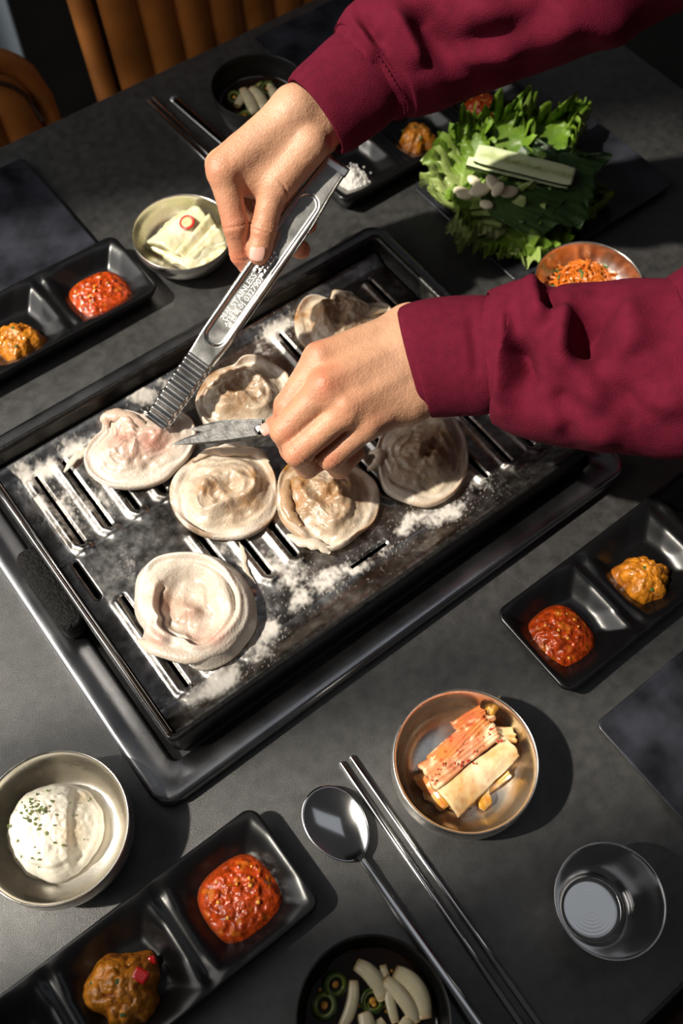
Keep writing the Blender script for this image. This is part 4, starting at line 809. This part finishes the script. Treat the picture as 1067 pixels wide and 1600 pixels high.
# pale cloth in the upper left background
Vc = []; 
for i in range(40):
    for j in range(30):
        s, q = i / 39, j / 29; x = .11 * (s - .5) * 2; Vc.append((x, .030 * math.sin(9 * s + .6) + .012 * math.sin(17 * s), .95 * q))
pp = P(8, 28, -.25); cl = mk('hanging_cloth', Vc, gridfaces(40, 30), M_pale, loc=(pp[0] - .115, pp[1] + .02, -.75), rz=TA * .4)
sm = cl.modifiers.new('thick', 'SOLIDIFY'); sm.thickness = .004
tag(cl, 'pale blue-grey cloth hanging behind the left leather chair', 'cloth')

# ------------------------------------------------------------------ tongs
def unit(v): return np.asarray(v, float) / np.linalg.norm(v)
T0, T1 = P(241, 662, .047), P(520, 262, .172)
td = unit(T1 - T0); TL = float(np.linalg.norm(T1 - T0))
nc = CAMP - (T0 + T1) / 2; nc = unit(nc - td * (nc @ td)); bc = unit(np.cross(td, nc))
if bc @ CR < 0: bc = -bc
g = R_(12); tn = nc * math.cos(g) - bc * math.sin(g); tbv = bc * math.cos(g) + nc * math.sin(g)
tg_ = thing('tongs', 'long ribbed stainless steel tongs held by the upper hand', 'tongs', T0, 0)
def halfw(t): return .0108 + .0012 * sst(0, .25, t) + .0022 * sst(.26, .36, t) - .0030 * sst(.78, 1, t)
def blade(sgn, dirv, L, name, org):
    nt_, ns_ = 380, 36; t, s = np.meshgrid(np.linspace(0, 1, nt_), np.linspace(-1, 1, ns_), indexing='ij')
    hw_ = halfw(t); h = np.zeros_like(t)
    rb = (t < .262)                                   # pressed ribs at the gripping end
    h = h + .0011 * np.sin(2 * math.pi * (t / .262) * 8.0) * sst(.0, .012, t) * (1 - sst(.252, .266, t))
    # long pressed oval channel
    lx = t * L; ys = s * hw_; c0, c1 = .355 * L, .86 * L; dx = np.maximum(np.maximum(c0 - lx, lx - c1), 0); dd_ = np.hypot(dx, ys)
    ch = 1 - sst(.0072, .0098, dd_); h = h - .0016 * ch
    # flanges turned down along the handle
    e = np.abs(s); fl_ = sst(.84, 1., e) ; h = h - fl_ * (.0048 * sst(.27, .40, t) + .0010)
    yy = ys * (1 - .06 * fl_)
    # grip dimples
    for k in range(5):
        for j in range(3):
            tx = (.600 + .016 * k + .008 * (j % 2)) * L; ty = (j - 1) * .0036; h = h + .0013 * np.exp(-(((lx - tx) / .0013) ** 2 + ((ys - ty) / .0013) ** 2))
    pts = lx[..., None] * dirv + yy[..., None] * tbv + (sgn * h)[..., None] * tn + org
    top = pts.reshape(-1, 3); bot = top - sgn * tn * .0009; F1 = gridfaces(nt_, ns_); N0 = nt_ * ns_
    ring = [i * ns_ for i in range(nt_)] + [(nt_ - 1) * ns_ + j for j in range(1, ns_)] + [i * ns_ + ns_ - 1 for i in range(nt_ - 2, -1, -1)] + [j for j in range(ns_ - 2, 0, -1)]
    Fc = F1.tolist() + (F1[:, ::-1] + N0).tolist() + [[a, b, b + N0, a + N0] for a, b in zip(ring, ring[1:] + ring[:1])]
    me = mk(name, np.vstack([top, bot]), Fc, M_tong, tg_)
    bm = bmesh.new(); bm.from_mesh(me.data); bmesh.ops.recalc_face_normals(bm, faces=bm.faces); bm.to_mesh(me.data); bm.free(); me.data.polygons.foreach_set('use_smooth', [True] * len(me.data.polygons)); return me
M_tong = mat('tong_steel', (.56, .55, .53), .25, 1, var=.10, vs=80, rvar=.06, bump=.05, bs=900)
bl_ = blade(1, td, TL, 'blade', np.zeros(3))
d2 = unit((T1 - tn * .006) - (T0 - tn * .0135)); blade(-1, d2, TL, 'blade', -tn * .0135)
pa = [TL * td + tn * 0, TL * td + td * .006 - tn * .001, TL * td + td * .0075 - tn * .0035, TL * td + td * .006 - tn * .006, TL * td - tn * .007]
Ve = []
for q in bez(*pa, n=16):
    for s_ in np.linspace(-.0112, .0112, 9): Ve.append(q + tbv * s_)
mk('bend', Ve, gridfaces(len(Ve) // 9, 9), M_tong, tg_)
# pressed lettering on the handle
M_let2 = mat('pressed_letters', (.85, .84, .82), .45, .6)
def lettering(txt, size, along, across, parent):
    cu = bpy.data.curves.new('letters', 'FONT'); cu.body = txt; cu.size = size; cu.extrude = .00018; cu.align_y = 'CENTER'; cu.resolution_u = 3
    tmp = bpy.data.objects.new('letters_tmp', cu); COL.objects.link(tmp); bpy.context.view_layer.update()
    me = bpy.data.meshes.new_from_object(tmp); bpy.data.objects.remove(tmp)
    co = np.array([v.co[:] for v in me.vertices]); wv = co[:, 0:1] * td + co[:, 1:2] * (-tbv) + co[:, 2:3] * tn + td * along + tbv * across - tn * .00148
    me.vertices.foreach_set('co', wv.reshape(-1)); me.materials.clear(); me.materials.append(M_let2); me.update()
    o = bpy.data.objects.new('lettering', me); COL.objects.link(o); o.parent = parent; return o
lettering('견성 STAINLESS 304', .0068, .405 * TL, -.0026, bl_)
lettering('실용특허 0327907', .0068, .395 * TL, .0034, bl_)

# ------------------------------------------------------------------ scissors
S0, S1 = P(268, 695, .050), P(412, 671, .088)
sdv = unit(S1 - S0); SL = float(np.linalg.norm(S1 - S0)); sn = CAMP - S0; sn = unit(sn - sdv * (sn @ sdv)); sb = unit(np.cross(sn, sdv))
sb = sb if sb @ CU > 0 else -sb
sc_ = thing('scissors', 'steel kitchen scissors in the fist, blade tip on the dumpling', 'scissors', S0)
M_sc = mat('scissor_steel', (.17, .165, .155), .45, 1, var=.35, vs=160, rvar=.1, bump=.25, bs=500)
def sblade(ang, off, name, ln, m):
    ax = sdv * math.cos(ang) + sb * math.sin(ang); pb = np.cross(sn, ax); pb = pb if pb @ sb > 0 else -pb
    n = 26; V = []
    for i in range(n):
        s = i / (n - 1); u_ = .0070 * min(1, (s * 2.2)) ** .7 + .0015 * s; l_ = .0052 * min(1, s * 1.6) ** .8 + .0012 * s
        c = S1 - S0 + sn * off - ax * SL * (1 - s) * ln
        for (a, b) in ((u_, -.0002), (u_ * .75, .0008), (-l_ * .55, .0009), (-l_, -.0001), (-l_ * .6, -.0008), (u_ * .6, -.0009)): V.append(c + pb * a + sn * b)
    Fc = gridfaces(n, 6, False, True).tolist() + [list(range(6)), [(n - 1) * 6 + k for k in range(6)]]
    o = mk(name, V, Fc, m, sc_, smooth=False); bm = bmesh.new(); bm.from_mesh(o.data); bmesh.ops.recalc_face_normals(bm, faces=bm.faces); bm.to_mesh(o.data); bm.free(); return o
sblade(0, .0, 'blade', 1., M_sc); sblade(-.14, -.0022, 'blade', .80, M_sc)
pv, pf = lathe([(.0001, .0016), (.0036, .0015), (.0046, .0008), (.0048, -.002)], 28); fr_ = np.stack([sdv, sb, sn]); 
mk('pivot_screw', pv @ fr_ + (S1 - S0) - sdv * .003 + sn * .0012, pf, M_steelp, sc_)
for k, a in ((1, .10), (-1, -.12)):
    h0_ = S1 - S0; hp = [h0_, h0_ + sdv * .02 + sb * k * .003, h0_ + sdv * .05 + sb * k * .007, h0_ + sdv * .075 + sb * k * .004]
    mk('handle', *tube(bez(*hp, n=16), .0042, 10, .6, nrm=sn), M_rubber, sc_)

# ------------------------------------------------------------------ the person: two hands out of maroon sleeves
def smin(a, b, k):
    h = np.clip(.5 + .5 * (b - a) / k, 0, 1); return b * (1 - h) + a * h - k * h * (1 - h)
def cone(p, a, b, ra, rb):
    a, b = np.asarray(a, np.float32), np.asarray(b, np.float32); ba = b - a; t = np.clip(((p - a) @ ba) / float(ba @ ba), 0, 1)
    return np.linalg.norm(p - a - t[..., None] * ba, axis=-1) - (ra + (rb - ra) * t)
def surface_nets(f, lo, step):
    """iso surface of a sampled distance field"""
    s = f < 0; nx, ny, nz = f.shape
    cs = np.zeros((nx - 1, ny - 1, nz - 1), np.int32); 
    sm_ = np.zeros((nx - 1, ny - 1, nz - 1, 3)); ct = np.zeros((nx - 1, ny - 1, nz - 1))
    off = [(i, j, k) for i in (0, 1) for j in (0, 1) for k in (0, 1)]
    sl = lambda o: f[o[0]:nx - 1 + o[0], o[1]:ny - 1 + o[1], o[2]:nz - 1 + o[2]]
    for a in off:
        for ax in range(3):
            if a[ax]: continue
            b = list(a); b[ax] = 1; fa, fb = sl(a), sl(b); x = (fa < 0) != (fb < 0)
            t = np.where(x, fa / np.where(x, fa - fb, 1), 0)
            for d_ in range(3): sm_[..., d_] += np.where(x, a[d_] + (t if d_ == ax else 0), 0)
            ct += x
    act = ct > 0; idx = np.full(act.shape, -1, np.int64); idx[act] = np.arange(act.sum())
    g0 = np.argwhere(act); V = (g0 + sm_[act] / ct[act][:, None]) * step + lo
    Fc = []
    for ax in range(3):
        A0 = [slice(1, -1)] * 3; A0[ax] = slice(0, -1) ; B0 = list(A0); B0[ax] = slice(1, None)
        sa, sb_ = s[tuple(A0)], s[tuple(B0)]; e = np.argwhere(sa != sb_)
        if not len(e): continue
        base = e + 1; base[:, ax] -= 1; o1, o2 = [(1, 2), (2, 0), (0, 1)][ax]
        def ci(d1, d2): q = base.copy(); q[:, o1] -= d1; q[:, o2] -= d2; return idx[q[:, 0], q[:, 1], q[:, 2]]
        Q = np.stack([ci(1, 1), ci(0, 1), ci(0, 0), ci(1, 0)], 1); ins = sa[tuple(e.T)]
        Q[~ins] = Q[~ins][:, ::-1]; Fc.append(Q)
    return V, np.vstack(Fc)
M_skin = mat('skin', (.56, .285, .165), .47, sss=.14, var=.14, vs=60, bump=.55, bs=620, bdist=.0009, coat=.0, attr=(('red', (.56, .18, .10)), ('light', (.64, .385, .25))))
M_nail = mat('fingernail', (.70, .40, .33), .22, coat=.4, sss=.1)
def hand(parent, palm, fingers, step=.00125, kp=.013, kf=.0055, tend=(), red=(), light=(), crease=()):
    allp = np.array([q for pr in palm for q in (pr[0], pr[1])] + [q for f_ in fingers for q, r in f_]); lo = allp.min(0) - .032; hi = allp.max(0) + .032
    n = np.ceil((hi - lo) / step).astype(int)
    G = np.stack(np.meshgrid(*[lo[i] + step * np.arange(n[i]) for i in range(3)], indexing='ij'), -1).astype(np.float32)
    d = None
    for (a, b, ra, rb) in palm:
        c = cone(G, a, b, ra, rb); d = c if d is None else smin(d, c, kp)
    for (a, b, ra, rb) in tend: d = smin(d, cone(G, a, b, ra, rb), .006)
    out = None
    for f_ in fingers:
        q = None
        for (a, ra), (b, rb) in zip(f_[:-1], f_[1:]):
            c = cone(G, a, b, ra, rb); q = c if q is None else smin(q, c, .0035)
        e = smin(d, q, kf); out = e if out is None else smin(out, e, .0012)
    V, Fc = surface_nets(out, lo, step)
    for _ in range(2):                                  # light relaxing of the grid steps
        acc = np.zeros_like(V); cnt = np.zeros(len(V))
        for i in range(4):
            np.add.at(acc, Fc[:, i], V[Fc[:, (i + 1) % 4]]); np.add.at(cnt, Fc[:, i], 1)
        V = .5 * V + .5 * acc / np.maximum(cnt, 1)[:, None]
    nv = np.zeros_like(V); fn = np.cross(V[Fc[:, 2]] - V[Fc[:, 0]], V[Fc[:, 3]] - V[Fc[:, 1]])
    for i in range(4): np.add.at(nv, Fc[:, i], fn)
    nv /= np.linalg.norm(nv, axis=1)[:, None] + 1e-12
    dsp = .00028 * fbm(V, 130, 3, 3) + .00016 * fbm(V, 420, 8, 2)
    for (c, ax, rad_, amp, wd) in crease:
        dv = V - c; t = dv @ unit(ax) + .0006 * vnoise(V, 260, 5); dsp = dsp - amp * np.exp(-(t / wd) ** 2) * np.exp(-(np.linalg.norm(dv, axis=1) / rad_) ** 4)
    V = V + nv * dsp[:, None]
    rd = np.zeros(len(V)); lt = np.zeros(len(V))
    for (c, r, a) in red: rd = np.maximum(rd, a * np.exp(-(np.linalg.norm(V - c, axis=1) / r) ** 2))
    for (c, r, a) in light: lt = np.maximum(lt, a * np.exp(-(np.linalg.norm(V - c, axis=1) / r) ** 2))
    return mk('hand', V, Fc, M_skin, parent, attrs={'red': np.clip(rd * (.8 + .4 * vnoise(V, 120, 3)), 0, 1), 'light': lt})
def nail(parent, c, along, nrm, w_, l_):
    along = unit(along); nrm = unit(nrm - along * (nrm @ along)); side = np.cross(along, nrm); V = []
    for lay in (0, -.0012):
        for i in range(13):
            for j in range(9):
                s, q = i / 12 * 2 - 1, j / 8 * 2 - 1; ww = w_ / 2 * (1 - .10 * s * s * (1 if s > 0 else 2)); ll = l_ / 2 * (1 - .22 * q * q * (1 if s > 0 else .7))
                V.append(c + along * s * ll + side * q * ww + nrm * (lay - .0018 * q * q - .0008 * s * s))
    F1 = gridfaces(13, 9); ring = [i * 9 for i in range(13)] + [108 + j for j in range(1, 9)] + [i * 9 + 8 for i in range(11, -1, -1)] + [j for j in range(7, 0, -1)]
    Fc = F1.tolist() + (F1[:, ::-1] + 117).tolist() + [[a, b, b + 117, a + 117] for a, b in zip(ring, ring[1:] + ring[:1])]
    o = mk('fingernail', V, Fc, M_nail, parent); bm = bmesh.new(); bm.from_mesh(o.data); bmesh.ops.recalc_face_normals(bm, faces=bm.faces); bm.to_mesh(o.data); bm.free(); return o
pers = thing('person', 'person in a maroon sweatshirt holding tongs and scissors over the griddle', 'person', (0, 0, -.75))
ORG = np.array([0, 0, -.75])
def Q(px, py, z): return P(px, py, z) - ORG
# fist with the scissors (left hand)
m2, m3, m4, m5 = Q(500, 562, .150), Q(508, 607, .151), Q(541, 640, .141), Q(577, 661, .127)
c2, c3, c4, c5 = Q(640, 514, .140), Q(640, 549, .143), Q(640, 588, .136), Q(640, 622, .124)
wr = Q(690, 566, .128); fa = Q(800, 566, .140)
palm = [(c2, m2, .0160, .0125), (c3, m3, .0165, .0128), (c4, m4, .0165, .0122), (c5, m5, .0160, .0112), (wr + [0, .012, .004], c2, .021, .0165), (wr - [0, .012, .002], c5, .021, .0165), (wr, fa, .026, .030), (wr, c3, .023, .0175),
        (Q(610, 560, .115), Q(545, 605, .112), .018, .014), (Q(620, 600, .110), Q(570, 650, .098), .017, .012)]
idx_ = [(m2, .0125), (Q(450, 634, .130), .0102), (Q(441, 664, .103), .0088), (Q(455, 684, .088), .0078)]
mid = [(m3, .0125), (Q(445, 673, .126), .0106), (Q(457, 703, .098), .0092), (Q(480, 700, .084), .0080)]
rng = [(m4, .0115), (Q(465, 706, .119), .0107), (Q(480, 728, .090), .0092), (Q(510, 715, .074), .0078)]
lit = [(m5, .0104), (Q(516, 714, .107), .0098), (Q(530, 730, .080), .0086), (Q(556, 708, .068), .0072)]
thb = [(Q(605, 560, .108), .015), (Q(530, 612, .104), .0125), (Q(466, 650, .100), .0106), (Q(431, 667, .097), .0086)]
tends = [(c2 + [0, 0, .012], m2 + [0, 0, .0078], .0035, .0050), (c3 + [0, 0, .0125], m3 + [0, 0, .0085], .0035, .0052), (c4 + [0, -.003, .0115], m4 + [0, -.002, .0078], .0035, .0048), (c5 + [0, -.006, .010], m5 + [0, -.005, .0062], .0032, .0042)]
rdl = [(m2 + [-.008, .004, .008], .016, .75), (m3 + [0, 0, .010], .015, .9), (m4 + [0, 0, .008], .013, .6), (m5 + [0, 0, .008], .011, .5)] + [(f_[1][0], .017, .75) for f_ in (idx_, mid, rng, lit)] + [(thb[3][0], .014, .9), (f_[2][0] if False else mid[2][0], .014, .6), (rng[2][0], .014, .7), (lit[2][0], .013, .7)]
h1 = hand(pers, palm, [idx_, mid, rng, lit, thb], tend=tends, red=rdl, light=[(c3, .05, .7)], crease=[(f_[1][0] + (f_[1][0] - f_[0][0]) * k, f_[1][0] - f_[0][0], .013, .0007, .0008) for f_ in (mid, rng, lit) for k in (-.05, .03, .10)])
tt = thb[3][0]; cdir = unit(CAMP - ORG - tt); al = unit(thb[3][0] - thb[2][0]); nn_ = unit(cdir * .9 - CR * .75 + CU * .1)
nail(h1, tt + nn_ * .0082 + al * .002, al, nn_, .0105, .0115)
# hand on the tongs (right hand)
M2, M3, M4, M5 = Q(348, 267, .182), Q(346, 259, .163), Q(356, 250, .147), Q(374, 240, .134)
C2, C3, C4, C5 = Q(462, 172, .203), Q(465, 168, .188), Q(474, 168, .172), Q(484, 170, .160)
W_ = Q(497, 178, .186); FA = Q(590, 105, .214)
away = unit(Q(495, 180, .1) - Q(495, 180, .2))
palm = [(C2, M2, .0160, .0125), (C3, M3, .0165, .0125), (C4, M4, .016, .0115), (C5, M5, .015, .0105), (W_, C2, .023, .0165), (W_ + away * .012, C4, .023, .016), (W_, FA, .0255, .030), (W_ + away * .012, FA + away * .012, .0245, .030),
        (Q(492, 205, .186), Q(440, 277, .172), .0185, .0135), (Q(470, 215, .180), Q(400, 272, .160), .0150, .0105), (Q(440, 230, .17), Q(385, 268, .155), .016, .012), (Q(372, 280, .166), Q(424, 290, .164), .0105, .0115), (Q(440, 215, .186), Q(395, 268, .172), .017, .013)]
IDX = [(M2, .0122), (Q(368, 352, .150), .0100), (Q(376, 398, .124), .0086), (Q(392, 424, .108), .0076)]
MID = [(M3, .0120), (Q(384, 340, .118), .0096), (Q(440, 374, .098), .0090), (Q(470, 390, .094), .0084)]
RNG = [(M4, .0112), (Q(398, 318, .108), .0092), (Q(450, 336, .100), .0088), (Q(481, 351, .099), .0082)]
LIT = [(M5, .0102), (Q(420, 290, .106), .0084), (Q(452, 305, .102), .0076), (Q(462, 318, .103), .0070)]
THB = [(Q(482, 226, .188), .0165), (Q(431, 291, .168), .0128), (Q(419, 328, .155), .0100), (Q(411, 358, .145), .0110), (Q(405, 388, .1345), .0098), (Q(404, 398, .131), .0085)]
tends = [(C2 + [-.006, .004, .011], M2 + [-.004, .002, .0075], .0035, .0048)]
rdl = [(M2 + [-.008, 0, .006], .018, .6), (IDX[1][0], .022, .85), (IDX[2][0], .022, 1.), (IDX[3][0], .02, 1.), (MID[3][0], .03, 1.), (RNG[3][0], .03, 1.), (MID[1][0], .03, .8), (THB[5][0], .011, .8), (THB[3][0], .010, .4), (Q(375, 298, .165), .012, .7), (Q(447, 300, .175), .012, .45)]
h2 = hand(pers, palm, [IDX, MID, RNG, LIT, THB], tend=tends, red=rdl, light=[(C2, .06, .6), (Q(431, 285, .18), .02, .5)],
          crease=[(THB[3][0] + (THB[3][0] - THB[2][0]) * k, THB[3][0] - THB[2][0], .014, .0008, .0009) for k in (-.35, -.1, .15)] + [(IDX[1][0], IDX[1][0] - IDX[0][0], .013, .0009, .0009), (IDX[2][0], IDX[2][0] - IDX[1][0], .012, .0008, .0008), (Q(448, 296, .175), np.array([.6, .7, .2]), .012, .0008, .0008), (Q(452, 303, .172), np.array([.6, .7, .2]), .012, .0008, .0008)])
tt = Q(405, 390, .1340); al = unit(THB[5][0] - THB[3][0]); cdir = unit(CAMP - ORG - tt); nn_ = unit(cdir - CR * .12)
nail(h2, tt + nn_ * .0106 + al * .002, al, nn_, .0132, .0148)
for f_, w_ in ((IDX, .009),):
    pass

# sleeves
M_knit = mat('maroon_fleece', (.112, .0055, .020), .9, var=.14, vs=110, bump=.6, bs=800, bdist=.001, spec=.15)
M_rib = mat('maroon_rib', (.105, .0052, .019), .9, var=.12, vs=160, bump=.6, bs=900, bdist=.001, spec=.15)
def stations(st):
    """(px, py, z, half width in px) or (xyz, radius) -> centres and radii"""
    C_, r_ = [], []
    for s in st:
        if len(s) == 4: c = P(*s[:3]); C_.append(c); r_.append(s[3] * depth(c) / F_PX)
        else: C_.append(np.array(s[0])); r_.append(s[1])
    return np.array(C_), np.array(r_)
def proj(p): v = p - CAMP; dd_ = v @ _F; return np.stack([533.5 + F_PX * (v @ CR) / dd_, 800 - F_PX * (v @ CU) / dd_], -1)
def loft_arm(st, k, folds, nseg=110, squash=.86, rib=0, seed=0, noise=.0012, first_in=False, last_in=False):
    C_, r_ = stations(st); q = smoothprof(np.c_[C_, r_], k); C_, r_ = q[:, :3], q[:, 3]
    tg = np.gradient(C_, axis=0); tg /= np.linalg.norm(tg, axis=1)[:, None]; phi = np.linspace(0, 2 * math.pi, nseg, endpoint=False)
    V = np.zeros((len(C_), nseg, 3)); Nn = np.zeros_like(V); fac = np.zeros((len(C_), nseg))
    for i in range(len(C_)):
        n0 = CAMP - C_[i]; n0 = unit(n0 - tg[i] * (n0 @ tg[i])); b0 = np.cross(tg[i], n0)
        dirs = np.cos(phi)[:, None] * b0 + np.sin(phi)[:, None] * n0 * squash
        V[i] = C_[i] + r_[i] * dirs; Nn[i] = dirs / np.linalg.norm(dirs, axis=1)[:, None]; fac[i] = np.sin(phi)
    dis = noise * 1.6 * fbm(V + seed, 22, seed) + noise * .35 * fbm(V + seed, 70, seed + 5)
    if rib: dis = dis + .00035 * np.cos(rib * phi)[None]
    px = proj(V)
    for (x0, y0, x1, y1, amp, wd) in folds:
        dx, dy = x1 - x0, y1 - y0; t = np.clip(((px[..., 0] - x0) * dx + (px[..., 1] - y0) * dy) / (dx * dx + dy * dy), 0, 1)
        d_ = np.hypot(px[..., 0] - x0 - t * dx, px[..., 1] - y0 - t * dy); dis = dis + 1.9 * amp * np.exp(-(d_ / wd) ** 2) * sst(-.25, .35, fac) * (.2 + .8 * sst(0, .3, t) * sst(1, .7, t))
    V = V + Nn * dis[..., None]
    rings = list(V)
    cen = lambda i: V[i].mean(0)
    if first_in:
        c = cen(0); a = V[0]; t_ = tg[0]
        rings = [c + (a - c) * .80 + t_ * .012, c + (a - c) * .90 + t_ * .001, c + (a - c) * .965 - t_ * .0012] + rings
    if last_in:
        c = cen(-1); rings = rings + [c + (V[-1] - c) * .9 + tg[-1] * .002, c + (V[-1] - c) * .7 + tg[-1] * .002]
    n = len(rings); return np.vstack(rings) - ORG, gridfaces(n, nseg, False, True)
def fixn(o):
    bm = bmesh.new(); bm.from_mesh(o.data); bmesh.ops.recalc_face_normals(bm, faces=bm.faces); bm.to_mesh(o.data); bm.free(); return o
# lower sleeve
sl1 = fixn(mk('sleeve', *loft_arm([(752, 557, .146, 84), (772, 555, .148, 96), (800, 553, .150, 112), (850, 568, .154, 122), (920, 573, .160, 132), (1000, 575, .168, 137), (1080, 574, .178, 141), ((.275, .440, .192), .0635), ((.33, .447, .213), .065), ((.42, .46, .245), .068), ((.56, .50, .35), .078), ((.66, .55, .46), .095)], 12,
    [(808, 520, 822, 628, -.014, 20), (782, 475, 786, 640, .006, 14), (815, 438, 850, 520, .0085, 20), (850, 520, 960, 640, .0075, 24), (846, 470, 868, 478, -.009, 15), (938, 458, 908, 580, -.016, 28), (885, 470, 880, 560, .007, 18), (960, 470, 1000, 560, .007, 36), (905, 575, 1040, 660, -.004, 18), (840, 640, 980, 690, .004, 22), (980, 640, 1080, 620, .004, 25), (870, 600, 900, 690, -.004, 16)], seed=2, first_in=True, last_in=True), M_knit, pers))
fixn(mk('cuff', *loft_arm([(645, 567, .134, 85), (660, 563, .136, 91), (690, 559, .139, 93), (730, 557, .143, 93), (760, 556, .147, 92), (775, 556, .148, 86)], 8, [(735, 480, 748, 600, -.002, 10)], rib=0, seed=3, noise=.0006, first_in=True), M_rib, sl1))
# upper sleeve
sl2 = fixn(mk('sleeve', *loft_arm([(566, 124, .214, 74), (578, 114, .216, 84), (600, 96, .220, 96), (650, 66, .228, 108), (740, 22, .242, 116), (860, -30, .262, 122), (1000, -100, .292, 128), ((.25, .745, .317), .068), ((.33, .78, .36), .072), ((.48, .82, .44), .082), ((.62, .86, .50), .095)], 12,
    [(545, 15, 640, 185, .004, 14), (575, 70, 640, 185, -.006, 12), (560, 20, 600, 75, -.004, 12), (610, 10, 660, 110, .007, 20), (640, -10, 725, 130, -.009, 24), (650, 125, 830, 60, .006, 30), (700, 110, 850, 105, -.003, 14), (700, 10, 920, 50, .008, 34), (700, 85, 880, 5, -.006, 24), (840, 0, 1000, 50, .007, 30)], seed=5, first_in=True, last_in=True), M_knit, pers))
fixn(mk('cuff', *loft_arm([(494, 182, .200, 69), (505, 173, .202, 73), (530, 153, .206, 76), (560, 128, .212, 78), (580, 112, .216, 74)], 8, [], rib=0, seed=6, noise=.0006, first_in=True), M_rib, sl2))
# stitched seams where the ribbing meets the sleeve
def seam(st, parent, dashes=70):
    C_, r_ = stations(st); t_ = unit(C_[1] - C_[0]); n0 = CAMP - C_[0]; n0 = unit(n0 - t_ * (n0 @ t_)); b0 = np.cross(t_, n0); parts = []
    for k in range(dashes):
        for o_ in (0, .0035):
            a = 2 * math.pi * k / dashes; pts = []
            for da in (0, .3, .6): an = a + da * 2 * math.pi / dashes; pts.append(C_[0] + t_ * o_ + r_[0] * (math.cos(an) * b0 + math.sin(an) * n0 * .86) - ORG)
            parts.append(tube(pts, .0005, 5))
    tag(mk('stitching', *merge(*parts), M_rib, parent), kind='stuff')
seam([(771, 556, .148, 97), (790, 556, .149, 105)], sl1); seam([(577, 115, .216, 85), (600, 96, .22, 96)], sl2)
# body of the sweatshirt, outside the picture
Vt = []; nt_ = 40
for i, (z, rx, ry) in enumerate([(-.05, .15, .19), (.10, .14, .18), (.25, .145, .19), (.38, .14, .205), (.48, .12, .205), (.54, .09, .16), (.57, .06, .08)]):
    for k in range(nt_):
        a = 2 * math.pi * k / nt_; sx, sy = math.cos(a), math.sin(a); Vt.append((.76 - .06 * i / 6 + rx * sx, .72 + ry * sy, z + .75))
Ft = gridfaces(7, nt_, False, True).tolist() + [list(range(nt_)), [6 * nt_ + k for k in range(nt_)]]
fixn(mk('sweatshirt_body', Vt, Ft, M_knit, pers))
